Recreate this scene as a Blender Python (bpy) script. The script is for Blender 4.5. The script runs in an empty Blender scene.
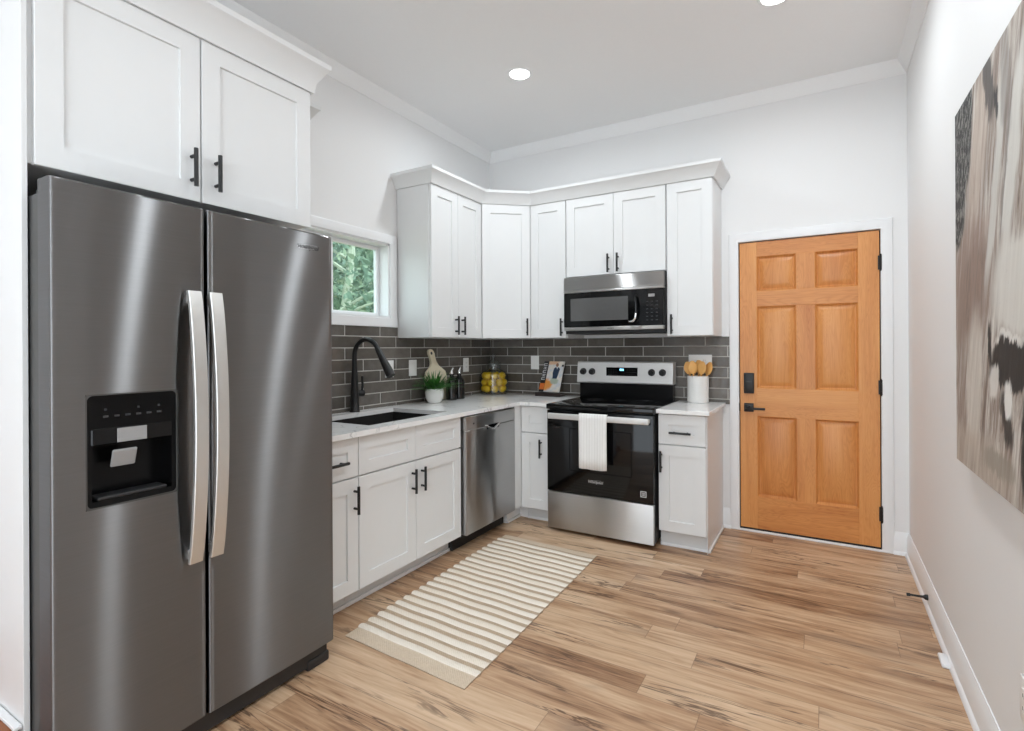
import bpy, bmesh, math, random
from mathutils import Matrix, Vector
import numpy as np
random.seed(7)
SC = bpy.context.scene
COL = SC.collection
PI = math.pi

# ------------------------------------------------------------------ camera
cd = bpy.data.cameras.new('camera'); cam = bpy.data.objects.new('camera', cd); COL.objects.link(cam)
R_ = Vector((0.86317, 0.50488, -0.00543)); F_ = Vector((-0.50488, 0.86319, 0.00021)); U_ = Vector((0.00479, 0.00256, 0.99999))
m = Matrix((( R_.x, U_.x, -F_.x, 2.6297), (R_.y, U_.y, -F_.y, -4.0451), (R_.z, U_.z, -F_.z, 1.3007), (0, 0, 0, 1)))
cam.matrix_world = m
cd.sensor_fit = 'HORIZONTAL'; cd.sensor_width = 36.0
cd.lens = 525.77 / 1024 * 36
cd.shift_x = (512 - 515.24) / 1024; cd.shift_y = (347.89 - 365.5) / 1024
cd.clip_start = 0.02; cd.clip_end = 200
SC.camera = cam
# ------------------------------------------------------------------ world, exposure
w = bpy.data.worlds.new('world'); SC.world = w; w.use_nodes = True
w.node_tree.nodes['Background'].inputs[0].default_value = (0.85, 0.93, 1.0, 1)
w.node_tree.nodes['Background'].inputs[1].default_value = 2.9
SC.view_settings.view_transform = 'Standard'; SC.view_settings.look = 'None'
SC.view_settings.gamma = 1; SC.view_settings.use_curve_mapping = False
SC.view_settings.exposure = 0.28
SC.cycles.max_bounces = 10; SC.cycles.diffuse_bounces = 6; SC.cycles.glossy_bounces = 5
SC.cycles.transmission_bounces = 6; SC.cycles.transparent_max_bounces = 12
SC.cycles.sample_clamp_indirect = 6
CAN_W = 7.5      # watts in each recessed light
CEIL = 3.075
XR = 3.088         # right wall
YB = -5.6         # open side behind the camera
CZ = 0.90         # counter top

sn = bpy.data.lights.new('sun', 'SUN'); sn.energy = 2.2; sn.angle = 0.03; sn.color = (1, 0.97, 0.9)
so_ = bpy.data.objects.new('sun', sn); COL.objects.link(so_)
so_.rotation_euler = Vector((-0.62, 0.10, -0.78)).to_track_quat('-Z', 'Y').to_euler()

# ------------------------------------------------------------------ materials
def lin(c):
    c = c / 255.0
    return c / 12.92 if c <= 0.04045 else ((c + 0.055) / 1.055) ** 2.4
def rgb(r, g, b): return (lin(r), lin(g), lin(b), 1)
def mat(name):
    mt = bpy.data.materials.new(name); mt.use_nodes = True
    nt = mt.node_tree
    return mt, nt, nt.nodes['Principled BSDF']
class NT:
    """small helper to write node trees"""
    def __init__(s, nt): s.nt = nt
    def n(s, t, ins=None, **props):
        nd = s.nt.nodes.new(t)
        for k, v in props.items(): setattr(nd, k, v)
        for k, v in (ins or {}).items():
            if hasattr(v, 'is_linked') or isinstance(v, bpy.types.NodeSocket): s.nt.links.new(v, nd.inputs[k])
            else: nd.inputs[k].default_value = v
        return nd
    def math(s, op, a, b=None, c=None, clamp=False):
        nd = s.nt.nodes.new('ShaderNodeMath'); nd.operation = op; nd.use_clamp = clamp
        for i, v in enumerate((a, b, c)):
            if v is None: continue
            if isinstance(v, (int, float)): nd.inputs[i].default_value = v
            else: s.nt.links.new(v, nd.inputs[i])
        return nd.outputs[0]
    def mix(s, f, a, b, blend='MIX'):
        nd = s.nt.nodes.new('ShaderNodeMix'); nd.data_type = 'RGBA'; nd.blend_type = blend
        for i, v in ((0, f), (6, a), (7, b)):
            if isinstance(v, (int, float, tuple)): nd.inputs[i].default_value = v
            else: s.nt.links.new(v, nd.inputs[i])
        return nd.outputs[2]
    def ramp(s, f, stops, interp='LINEAR'):
        nd = s.nt.nodes.new('ShaderNodeValToRGB'); cr = nd.color_ramp; cr.interpolation = interp
        while len(cr.elements) < len(stops): cr.elements.new(0.5)
        for e, (p, c) in zip(cr.elements, stops):
            e.position = p; e.color = c if len(c) == 4 else (*c, 1)
        s.nt.links.new(f, nd.inputs[0]); return nd.outputs[0]
    def link(s, a, b): s.nt.links.new(a, b)
    def coord(s): return s.n('ShaderNodeTexCoord').outputs['Object']
    def sep(s, v):
        nd = s.n('ShaderNodeSeparateXYZ', {0: v}); return nd.outputs
    def comb(s, x, y, z):
        nd = s.nt.nodes.new('ShaderNodeCombineXYZ')
        for i, v in enumerate((x, y, z)):
            if isinstance(v, (int, float)): nd.inputs[i].default_value = v
            else: s.nt.links.new(v, nd.inputs[i])
        return nd.outputs[0]
    def noise(s, v, scale, detail=2, rough=0.5, dist=0.0):
        nd = s.n('ShaderNodeTexNoise', {'Vector': v, 'Scale': scale, 'Detail': detail, 'Roughness': rough, 'Distortion': dist})
        return nd.outputs[0]
    def smooth(s, v, a, b, lo=0.0, hi=1.0):
        nd = s.nt.nodes.new('ShaderNodeMapRange'); nd.interpolation_type = 'SMOOTHSTEP'
        s.nt.links.new(v, nd.inputs[0]); nd.inputs[1].default_value = a; nd.inputs[2].default_value = b
        nd.inputs[3].default_value = lo; nd.inputs[4].default_value = hi
        return nd.outputs[0]
    def bump(s, h, strength, dist, bsdf):
        nd = s.n('ShaderNodeBump', {'Height': h, 'Strength': strength, 'Distance': dist})
        s.nt.links.new(nd.outputs[0], bsdf.inputs['Normal'])

def plain(name, col, rough=0.5, metal=0.0, noise=0.0, nscale=40, spec=0.5, coat=0.0, bump=0.0):
    mt, nt, b = mat(name); T = NT(nt)
    b.inputs['Roughness'].default_value = rough; b.inputs['Metallic'].default_value = metal
    b.inputs['Specular IOR Level'].default_value = spec; b.inputs['Coat Weight'].default_value = coat
    nz = T.noise(T.coord(), nscale, 4)
    c2 = tuple(min(1, x * (1 + noise)) for x in col[:3]) + (1,); c1 = tuple(x * (1 - noise) for x in col[:3]) + (1,)
    T.link(T.mix(nz, c1, c2), b.inputs['Base Color'])
    if bump: T.bump(nz, bump, 0.002, b)
    return mt

M = {}
M['wall'] = plain('wall_paint', rgb(234, 234, 234), 0.6, noise=0.012, nscale=90, bump=0.03)
M['ceiling'] = plain('ceiling_paint', rgb(240, 240, 240), 0.75, noise=0.012, nscale=60)
M['trim'] = plain('trim_paint', rgb(236, 237, 238), 0.35, noise=0.01)
M['cabinet'] = plain('cabinet_paint', rgb(226, 227, 227), 0.38, noise=0.01, nscale=12)
M['toe'] = plain('toe_kick_paint', rgb(215, 215, 214), 0.45, noise=0.02)
M['black'] = plain('matte_black', rgb(20, 20, 21), 0.42, noise=0.1)
M['black_plastic'] = plain('black_plastic', rgb(24, 24, 25), 0.5, noise=0.1)
M['gloss_black'] = plain('gloss_black', rgb(9, 9, 10), 0.07, noise=0.1, spec=0.35)
M['panel_black'] = plain('panel_black', rgb(10, 10, 11), 0.25, noise=0.1, spec=0.2)
M['grey_body'] = plain('grey_body', rgb(92, 92, 91), 0.45, metal=0.5, noise=0.04)
M['chrome'] = plain('chrome', rgb(225, 225, 225), 0.16, metal=1.0, noise=0.02)
M['grille'] = plain('grille_grey', rgb(38, 38, 39), 0.5, noise=0.1)
M['white_plastic'] = plain('white_plastic', rgb(238, 238, 236), 0.35, noise=0.01)
M['ceramic'] = plain('white_ceramic', rgb(236, 235, 232), 0.35, noise=0.015)
M['soil'] = plain('soil', rgb(45, 34, 26), 0.95, noise=0.5, nscale=120, bump=0.5)
M['lemon'] = plain('lemon_skin', rgb(252, 200, 30), 0.45, noise=0.12, nscale=20, bump=0.15)
M['spoonwood'] = plain('spoon_wood', rgb(230, 174, 100), 0.5, noise=0.18, nscale=30)
M['board'] = plain('board_wood', rgb(234, 224, 198), 0.5, noise=0.08, nscale=14)
M['towel'] = None
M['grey_plastic'] = plain('grey_plastic', rgb(150, 150, 150), 0.4, noise=0.05)
M['icon'] = plain('panel_print', rgb(205, 205, 205), 0.5, noise=0.02)
M['logo_grey'] = plain('logo_grey', rgb(185, 185, 185), 0.35, metal=0.6, noise=0.02)
M['logo_dark'] = plain('logo_dark', rgb(70, 70, 72), 0.35, metal=0.4, noise=0.02)
M['grout'] = plain('grout', rgb(186, 183, 178), 0.9, noise=0.06)
M['ring'] = plain('burner_print', rgb(48, 48, 50), 0.2, noise=0.05)
M['vinyl'] = plain('window_vinyl', rgb(236, 238, 240), 0.35, noise=0.01)
M['bottle'] = plain('dark_glass', rgb(13, 12, 12), 0.1, noise=0.1)
M['ground'] = plain('leaf_litter', rgb(150, 142, 110), 0.95, noise=0.45, nscale=3)
M['rock'] = plain('rock', rgb(226, 214, 180), 0.9, noise=0.2, nscale=4)
M['bark'] = plain('bark', rgb(168, 178, 160), 0.9, noise=0.3, nscale=12)

def emit(name, col, s):
    mt, nt, b = mat(name)
    b.inputs['Emission Color'].default_value = col; b.inputs['Emission Strength'].default_value = s
    b.inputs['Base Color'].default_value = col
    return mt
M['lamp'] = emit('lamp_diffuser', (1, 0.98, 0.95, 1), 14)
M['blue'] = emit('display_blue', (0.25, 0.75, 1.0, 1), 1.6)

def steel(name, col, rough=0.31, aniso=0.84):
    mt = bpy.data.materials.new(name); mt.use_nodes = True; nt = mt.node_tree; nt.nodes.clear(); T = NT(nt)
    x, y, z = T.sep(T.coord())
    g = T.noise(T.comb(T.math('MULTIPLY', x, 3), T.math('MULTIPLY', y, 3), T.math('MULTIPLY', z, 420)), 1, 3)
    c = col[:3]
    cc = T.mix(g, tuple(q * 0.93 for q in c) + (1,), tuple(min(1, q * 1.06) for q in c) + (1,))
    tg = T.n('ShaderNodeTangent', direction_type='RADIAL', axis='Z')
    gl = T.n('ShaderNodeBsdfAnisotropic', {'Color': cc, 'Roughness': rough, 'Anisotropy': aniso, 'Rotation': 0.0, 'Tangent': tg.outputs[0]}, distribution='GGX')
    T.n('ShaderNodeOutputMaterial', {0: gl.outputs[0]})
    return mt
M['steel'] = steel('brushed_steel', rgb(200, 199, 198), 0.31)
M['steel_fridge'] = steel('fridge_steel', rgb(136, 136, 137), 0.29)
M['steel_light'] = steel('light_steel', rgb(205, 204, 202), 0.42, 0.66)
M['console_steel'] = plain('console_steel', rgb(214, 213, 211), 0.5, metal=0.55, noise=0.02)
M['steel_handle'] = plain('handle_steel', rgb(214, 213, 210), 0.38, metal=0.85, noise=0.02)
M['sink_steel'] = plain('sink_steel', rgb(40, 39, 38), 0.6, metal=0.0, noise=0.06, spec=0.15)

def glass(name, tint=(1, 1, 1, 1), extra=0.0):
    mt = bpy.data.materials.new(name); mt.use_nodes = True; nt = mt.node_tree; nt.nodes.clear(); T = NT(nt)
    tr = T.n('ShaderNodeBsdfTransparent', {'Color': tint}); gl = T.n('ShaderNodeBsdfGlossy', {'Roughness': 0.02})
    fr = T.math('ADD', T.math('MULTIPLY', T.math('POWER', T.n('ShaderNodeLayerWeight', {'Blend': 0.5}).outputs['Facing'], 5.0), 0.7), 0.035)
    mx = T.n('ShaderNodeMixShader', {0: T.math('ADD', fr, extra), 1: tr.outputs[0], 2: gl.outputs[0]})
    out = T.n('ShaderNodeOutputMaterial', {0: mx.outputs[0]})
    return mt
M['glass'] = glass('window_glass', (0.88, 0.94, 0.92, 1))
M['jar_glass'] = glass('jar_glass', (0.93, 0.95, 0.95, 1), 0.03)

def wood_floor():
    mt, nt, b = mat('floor_planks'); T = NT(nt)
    x, y, z = T.sep(T.coord())
    W, L = 0.128, 1.22
    yr = T.math('DIVIDE', T.math('ADD', y, 20.03), W); row = T.math('FLOOR', yr); fy = T.math('FRACT', yr)
    wn = T.n('ShaderNodeTexWhiteNoise', {'W': row}, noise_dimensions='1D').outputs[0]
    xr = T.math('ADD', T.math('DIVIDE', x, L), T.math('MULTIPLY', wn, 7.3)); colm = T.math('FLOOR', xr); fx = T.math('FRACT', xr)
    idn = T.n('ShaderNodeTexWhiteNoise', {'Vector': T.comb(row, colm, 0.5)}, noise_dimensions='3D')
    pid = idn.outputs[0]
    sh = T.math('MULTIPLY', pid, 37.0)
    # soft tone clouds and grain, both stretched along the boards
    cloud = T.noise(T.comb(T.math('MULTIPLY', x, 1.7), T.math('MULTIPLY', y, 17), sh), 1.0, 5, 0.62, 0.8)
    grain = T.noise(T.comb(T.math('MULTIPLY', x, 5), T.math('MULTIPLY', y, 95), sh), 1.0, 5, 0.6, 0.2)
    tone = T.math('ADD', T.math('MULTIPLY', pid, 0.24), T.math('ADD', T.math('MULTIPLY', cloud, 0.72), T.math('MULTIPLY', grain, 0.34)))
    base = T.ramp(tone, [(0.38, rgb(94, 66, 48)), (0.51, rgb(144, 108, 80)), (0.62, rgb(178, 142, 110)), (0.74, rgb(200, 168, 136)), (0.92, rgb(218, 190, 160))])
    # grey weathered zones
    gz = T.smooth(T.noise(T.comb(T.math('MULTIPLY', x, 2.2), T.math('MULTIPLY', y, 7), T.math('ADD', sh, 9)), 1.0, 3), 0.56, 0.74)
    base = T.mix(T.math('MULTIPLY', gz, 0.55), base, rgb(146, 122, 102))
    # dark streaks / cracks
    ck = T.noise(T.comb(T.math('MULTIPLY', x, 1.3), T.math('MULTIPLY', y, 15), T.math('ADD', sh, 3)), 1.0, 4, 0.62, 0.9)
    rid = T.math('ABSOLUTE', T.math('SUBTRACT', ck, 0.5))
    crk = T.math('SUBTRACT', 1.0, T.smooth(rid, 0.004, 0.03))
    msk = T.smooth(T.noise(T.comb(T.math('MULTIPLY', x, 1.9), T.math('MULTIPLY', y, 6), T.math('ADD', sh, 17)), 1.0, 1), 0.47, 0.60)
    base = T.mix(T.math('MULTIPLY', T.math('MULTIPLY', crk, msk), 0.78), base, rgb(78, 52, 38))
    # knots
    vo = T.n('ShaderNodeTexVoronoi', {'Vector': T.comb(T.math('MULTIPLY', x, 2.1), T.math('MULTIPLY', y, 6.5), T.math('FLOOR', sh)), 'Scale': 1.0})
    kn = T.math('SUBTRACT', 1.0, T.smooth(vo.outputs['Distance'], 0.03, 0.17))
    base = T.mix(T.math('MULTIPLY', kn, 0.62), base, rgb(92, 62, 45))
    # seams
    ey = T.math('MINIMUM', fy, T.math('SUBTRACT', 1.0, fy)); ex = T.math('MINIMUM', fx, T.math('SUBTRACT', 1.0, fx))
    sm = T.math('MINIMUM', T.math('MULTIPLY', ey, W), T.math('MULTIPLY', ex, L))
    seam = T.math('SUBTRACT', 1.0, T.smooth(sm, 0.0004, 0.0022))
    base = T.mix(T.math('MULTIPLY', seam, 0.5), base, rgb(88, 62, 46))
    T.link(base, b.inputs['Base Color'])
    T.link(T.math('ADD', T.math('MULTIPLY', grain, 0.12), 0.34), b.inputs['Roughness'])
    h = T.math('SUBTRACT', T.math('MULTIPLY', grain, 0.35), seam)
    T.bump(h, 0.25, 0.0012, b)
    return mt
M['floor'] = wood_floor()

def fir(name, vertical=True, seed=0.0):
    mt, nt, b = mat(name); T = NT(nt)
    x, y, z = T.sep(T.coord())
    a, c = (x, z) if vertical else (z, x)
    rnd = T.n('ShaderNodeObjectInfo').outputs['Random']
    sh = T.math('ADD', T.math('MULTIPLY', rnd, 31.0), seed)
    fig = T.noise(T.comb(T.math('MULTIPLY', a, 9), T.math('MULTIPLY', c, 0.9), sh), 1.0, 3, 0.5, 0.7)
    lines = T.math('ABSOLUTE', T.math('SINE', T.math('MULTIPLY', T.math('ADD', T.math('MULTIPLY', fig, 2.2), a), 46)))
    fine = T.noise(T.comb(T.math('MULTIPLY', a, 160), T.math('MULTIPLY', c, 5), sh), 1.0, 3)
    t = T.math('ADD', T.math('ADD', T.math('MULTIPLY', fig, 0.45), T.math('MULTIPLY', lines, 0.09)), T.math('ADD', T.math('MULTIPLY', fine, 0.22), T.math('MULTIPLY', rnd, 0.16)))
    cc = T.ramp(t, [(0.28, rgb(186, 112, 54)), (0.5, rgb(213, 144, 79)), (0.70, rgb(226, 162, 97)), (0.95, rgb(235, 182, 120))])
    T.link(cc, b.inputs['Base Color']); b.inputs['Roughness'].default_value = 0.36
    T.bump(fine, 0.05, 0.001, b)
    return mt
M['fir_v'] = fir('door_fir_upright', True); M['fir_h'] = fir('door_fir_level', False, 5.0)
M['oldwood'] = plain('landing_wood', rgb(150, 86, 44), 0.45, noise=0.25, nscale=9)

def tile():
    mt, nt, b = mat('glazed_tile'); T = NT(nt)
    at = T.n('ShaderNodeAttribute', attribute_name='tilecol').outputs['Fac']
    nz = T.noise(T.coord(), 16, 4, 0.6)
    f = T.math('ADD', T.math('MULTIPLY', at, 0.45), T.math('MULTIPLY', nz, 0.55))
    T.link(T.ramp(f, [(0.15, rgb(80, 75, 69)), (0.5, rgb(98, 93, 87)), (0.9, rgb(124, 119, 113))]), b.inputs['Base Color'])
    b.inputs['Roughness'].default_value = 0.13
    T.bump(T.noise(T.coord(), 22, 2), 0.4, 0.004, b)
    return mt
M['tile'] = tile()

def quartz():
    mt, nt, b = mat('veined_quartz'); T = NT(nt)
    v = T.coord()
    wv = T.n('ShaderNodeVectorMath', {0: v, 1: T.n('ShaderNodeTexNoise', {'Vector': v, 'Scale': 2.2, 'Detail': 4}).outputs[1]}, operation='ADD').outputs[0]
    n1 = T.noise(wv, 2.6, 5, 0.55, 0.5)
    vein = T.math('SUBTRACT', 1.0, T.smooth(T.math('ABSOLUTE', T.math('SUBTRACT', n1, 0.5)), 0.0, 0.022))
    msk = T.smooth(T.noise(v, 3.0, 2), 0.42, 0.6)
    c = T.mix(T.math('MULTIPLY', T.math('MULTIPLY', vein, msk), 0.55), rgb(238, 238, 237), rgb(150, 150, 152))
    c = T.mix(T.math('MULTIPLY', T.smooth(n1, 0.5, 0.75), 0.2), c, rgb(205, 205, 206))
    T.link(c, b.inputs['Base Color']); b.inputs['Roughness'].default_value = 0.16
    return mt
M['quartz'] = quartz()

def rugmat():
    mt, nt, b = mat('woven_rug'); T = NT(nt)
    at = T.n('ShaderNodeAttribute', attribute_name='stripe').outputs['Fac']
    x, y, z = T.sep(T.coord())
    wv = T.math('MULTIPLY', T.math('SINE', T.math('MULTIPLY', x, 560)), T.math('SINE', T.math('MULTIPLY', y, 520)))
    nz = T.noise(T.coord(), 140, 3)
    at2 = T.math('ADD', at, T.math('MULTIPLY', T.math('SUBTRACT', nz, 0.5), 0.25))
    c = T.ramp(at2, [(0.0, rgb(160, 140, 120)), (0.33, rgb(200, 180, 156)), (0.62, rgb(228, 213, 193)), (1.0, rgb(240, 231, 218))])
    T.link(c, b.inputs['Base Color']); b.inputs['Roughness'].default_value = 0.95; b.inputs['Specular IOR Level'].default_value = 0.1
    T.bump(T.math('ADD', wv, nz), 0.5, 0.002, b)
    return mt
M['rug'] = rugmat()

def towelmat():
    mt, nt, b = mat('ribbed_towel'); T = NT(nt)
    x, y, z = T.sep(T.coord())
    rib = T.math('SINE', T.math('MULTIPLY', x, 330)); nz = T.noise(T.coord(), 220, 3)
    c = T.mix(T.smooth(rib, 0.3, 0.95), rgb(242, 241, 239), rgb(232, 231, 228))
    T.link(c, b.inputs['Base Color']); b.inputs['Roughness'].default_value = 0.95
    T.bump(T.math('ADD', T.math('MULTIPLY', rib, -0.6), nz), 0.5, 0.002, b)
    return mt
M['towel'] = towelmat()

def leafmat(name, c1, c2, c3, sc=8):
    mt, nt, b = mat(name); T = NT(nt)
    nz = T.noise(T.coord(), sc, 3)
    T.link(T.ramp(nz, [(0.3, c1), (0.5, c2), (0.72, c3)]), b.inputs['Base Color']); b.inputs['Roughness'].default_value = 0.55
    return mt
M['leaf'] = leafmat('potted_leaves', rgb(28, 78, 24), rgb(52, 116, 40), rgb(92, 150, 62), 30)
M['tree_leaf'] = leafmat('tree_leaves', rgb(54, 80, 67), rgb(94, 122, 101), rgb(148, 164, 136), 2.2)

def canvas():
    """abstract painting: charcoal, taupe and white strokes laid out on the canvas itself (a runs right as one faces it, z up)"""
    mt, nt, b = mat('painted_canvas'); T = NT(nt)
    x, y, z = T.sep(T.coord())
    a = T.math('MULTIPLY', y, -1.0)            # 0 at the far edge, growing towards the camera
    n_big = T.noise(T.comb(T.math('MULTIPLY', a, 5), T.math('MULTIPLY', z, 3.2), 0), 1.0, 3, 0.6)
    across = T.math('SUBTRACT', a, T.math('MULTIPLY', z, 0.28))
    wob = T.noise(T.comb(T.math('MULTIPLY', across, 34), T.math('MULTIPLY', z, 6), 3), 1.0, 5, 0.7)
    aw = T.math('ADD', a, T.math('ADD', T.math('MULTIPLY', T.math('SUBTRACT', n_big, 0.5), 0.10), T.math('MULTIPLY', T.math('SUBTRACT', wob, 0.5), 0.07)))
    zw = T.math('ADD', z, T.math('ADD', T.math('MULTIPLY', T.math('SUBTRACT', n_big, 0.5), 0.10), T.math('MULTIPLY', T.math('SUBTRACT', wob, 0.5), 0.10)))
    brush = T.noise(T.comb(T.math('MULTIPLY', across, 30), T.math('MULTIPLY', z, 3.0), 2), 1.0, 6, 0.72, 0.7)
    rag = T.noise(T.comb(T.math('MULTIPLY', across, 60), T.math('MULTIPLY', z, 26), 5), 1.0, 4, 0.7)
    c = T.ramp(brush, [(0.30, rgb(92, 78, 71)), (0.43, rgb(146, 130, 120)), (0.53, rgb(180, 171, 162)), (0.66, rgb(216, 212, 205))])
    def blob(ac, zc, ra, rz, soft, tilt=0.0):
        da = T.math('DIVIDE', T.math('SUBTRACT', T.math('SUBTRACT', aw, T.math('MULTIPLY', T.math('SUBTRACT', zw, zc), tilt)), ac), ra)
        dz = T.math('DIVIDE', T.math('SUBTRACT', zw, zc), rz)
        d = T.math('POWER', T.math('ADD', T.math('POWER', T.math('ABSOLUTE', da), 3.0), T.math('POWER', T.math('ABSOLUTE', dz), 3.0)), 0.3333)
        return T.math('SUBTRACT', 1.0, T.smooth(d, 1.0 - soft, 1.0 + soft))
    def dab(c, k, amt, col): return T.mix(T.math('MULTIPLY', k, amt), c, col)
    c = dab(c, blob(0.22, 0.62, 0.22, 0.20, 0.3, 0.2), 0.55, rgb(150, 124, 112))
    c = dab(c, T.math('MULTIPLY', blob(0.24, 0.58, 0.16, 0.14, 0.3, 0.3), T.smooth(brush, 0.42, 0.56)), 0.75, rgb(112, 92, 82))
    c = dab(c, blob(0.32, 1.02, 0.09, 0.20, 0.3, 0.3), 0.55, rgb(196, 178, 164))
    c = dab(c, blob(0.50, 0.86, 0.035, 0.26, 0.3, 0.35), 0.8, rgb(212, 210, 204))
    c = dab(c, blob(0.66, 0.90, 0.05, 0.24, 0.25, 0.3), 0.85, rgb(216, 214, 208))
    c = dab(c, blob(0.585, 0.84, 0.012, 0.20, 0.4, 0.3), 0.7, rgb(112, 102, 97))
    c = dab(c, blob(0.68, 0.56, 0.20, 0.13, 0.25, 0.1), 0.85, rgb(220, 217, 210))
    c = dab(c, blob(0.25, 0.28, 0.09, 0.22, 0.3, 0.12), 0.7, rgb(208, 200, 190))
    c = dab(c, blob(0.08, 0.30, 0.06, 0.30, 0.4, 0.0), 0.5, rgb(140, 122, 112))
    c = dab(c, blob(0.25, 0.05, 0.40, 0.08, 0.4, 0.0), 0.6, rgb(186, 172, 158))
    c = dab(c, blob(0.52, 0.075, 0.15, 0.035, 0.3, 0.0), 0.7, rgb(146, 138, 126))
    scr = T.smooth(rag, 0.50, 0.56)
    coal = T.mix(T.math('MULTIPLY', scr, 0.65), rgb(36, 35, 34), rgb(158, 156, 151))
    c = T.mix(blob(0.06, 1.13, 0.185, 0.22, 0.10, 0.10), c, coal)
    c = T.mix(blob(0.03, 0.90, 0.11, 0.15, 0.14, 0.1), c, coal)
    c = dab(c, blob(0.43, 1.16, 0.035, 0.12, 0.25, -0.2), 0.85, rgb(60, 57, 57))
    c = dab(c, blob(0.495, 1.06, 0.018, 0.045, 0.3, -0.2), 0.95, rgb(40, 38, 38))
    c = dab(c, blob(0.60, 1.12, 0.05, 0.15, 0.3, -0.1), 0.5, rgb(120, 112, 108))
    ink = rgb(27, 25, 24)
    c = dab(c, blob(0.66, 0.36, 0.20, 0.065, 0.14, 0.0), 0.97, ink)
    c = dab(c, blob(0.445, 0.42, 0.022, 0.07, 0.2, 0.1), 0.95, ink)
    c = dab(c, blob(0.50, 0.335, 0.07, 0.035, 0.25, 0.0), 0.8, ink)
    c = dab(c, blob(0.60, 0.215, 0.05, 0.07, 0.25, -0.3), 0.9, rgb(42, 39, 38))
    c = dab(c, blob(0.78, 0.17, 0.06, 0.15, 0.2, 0.0), 0.95, ink)
    c = dab(c, blob(0.475, 0.30, 0.04, 0.05, 0.25, 0.2), 0.9, rgb(218, 214, 208))
    c = dab(c, blob(0.61, 0.265, 0.035, 0.05, 0.2, 0.1), 0.95, rgb(230, 228, 223))
    c = dab(c, blob(0.62, 0.425, 0.12, 0.010, 0.4, 0.0), 0.9, rgb(226, 223, 217))
    c = dab(c, blob(0.90, 0.80, 0.08, 0.30, 0.3, 0.2), 0.8, rgb(58, 54, 53))
    c = dab(c, T.smooth(rag, 0.62, 0.72), 0.30, rgb(98, 88, 82))
    T.link(c, b.inputs['Base Color']); b.inputs['Roughness'].default_value = 0.7
    T.bump(brush, 0.4, 0.003, b)
    return mt
M['canvas'] = canvas()
M['canvas_edge'] = plain('canvas_edge', rgb(120, 112, 104), 0.8, noise=0.2, nscale=30)

def coverphoto():
    """magazine cover picture: pale background, orange table at the lower left"""
    mt, nt, b = mat('cover_print'); T = NT(nt)
    x, y, z = T.sep(T.coord())
    nz = T.noise(T.coord(), 22, 4)
    c = T.mix(T.smooth(nz, 0.35, 0.65), rgb(206, 210, 216), rgb(232, 224, 212))
    def blob(xc, zc, rx, rz):
        dx = T.math('DIVIDE', T.math('SUBTRACT', x, xc), rx); dz = T.math('DIVIDE', T.math('SUBTRACT', z, zc), rz)
        d = T.math('ADD', T.math('SQRT', T.math('ADD', T.math('MULTIPLY', dx, dx), T.math('MULTIPLY', dz, dz))), T.math('MULTIPLY', T.math('SUBTRACT', nz, 0.5), 1.2))
        return T.math('SUBTRACT', 1.0, T.smooth(d, 0.7, 1.2))
    c = T.mix(blob(-0.03, 0.27, 0.09, 0.03), c, rgb(222, 184, 150))
    c = T.mix(blob(-0.05, 0.065, 0.075, 0.05), c, rgb(226, 150, 72))
    c = T.mix(blob(0.03, 0.10, 0.04, 0.03), c, rgb(176, 186, 168))
    T.link(c, b.inputs['Base Color']); b.inputs['Roughness'].default_value = 0.3
    return mt
M['cover'] = coverphoto()
M['navy'] = plain('navy_print', rgb(40, 58, 84), 0.35, noise=0.1)
M['skin_print'] = plain('tan_print', rgb(150, 110, 88), 0.35, noise=0.1)
M['cover_strip'] = plain('cover_strip', rgb(26, 24, 28), 0.3, noise=0.1)
M['orange_print'] = plain('orange_print', rgb(222, 116, 48), 0.35, noise=0.15)
M['lettering'] = plain('lettering_print', rgb(214, 214, 216), 0.4, noise=0.03)
M['stand'] = plain('stand_wood', rgb(40, 30, 26), 0.4, noise=0.15)

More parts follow.
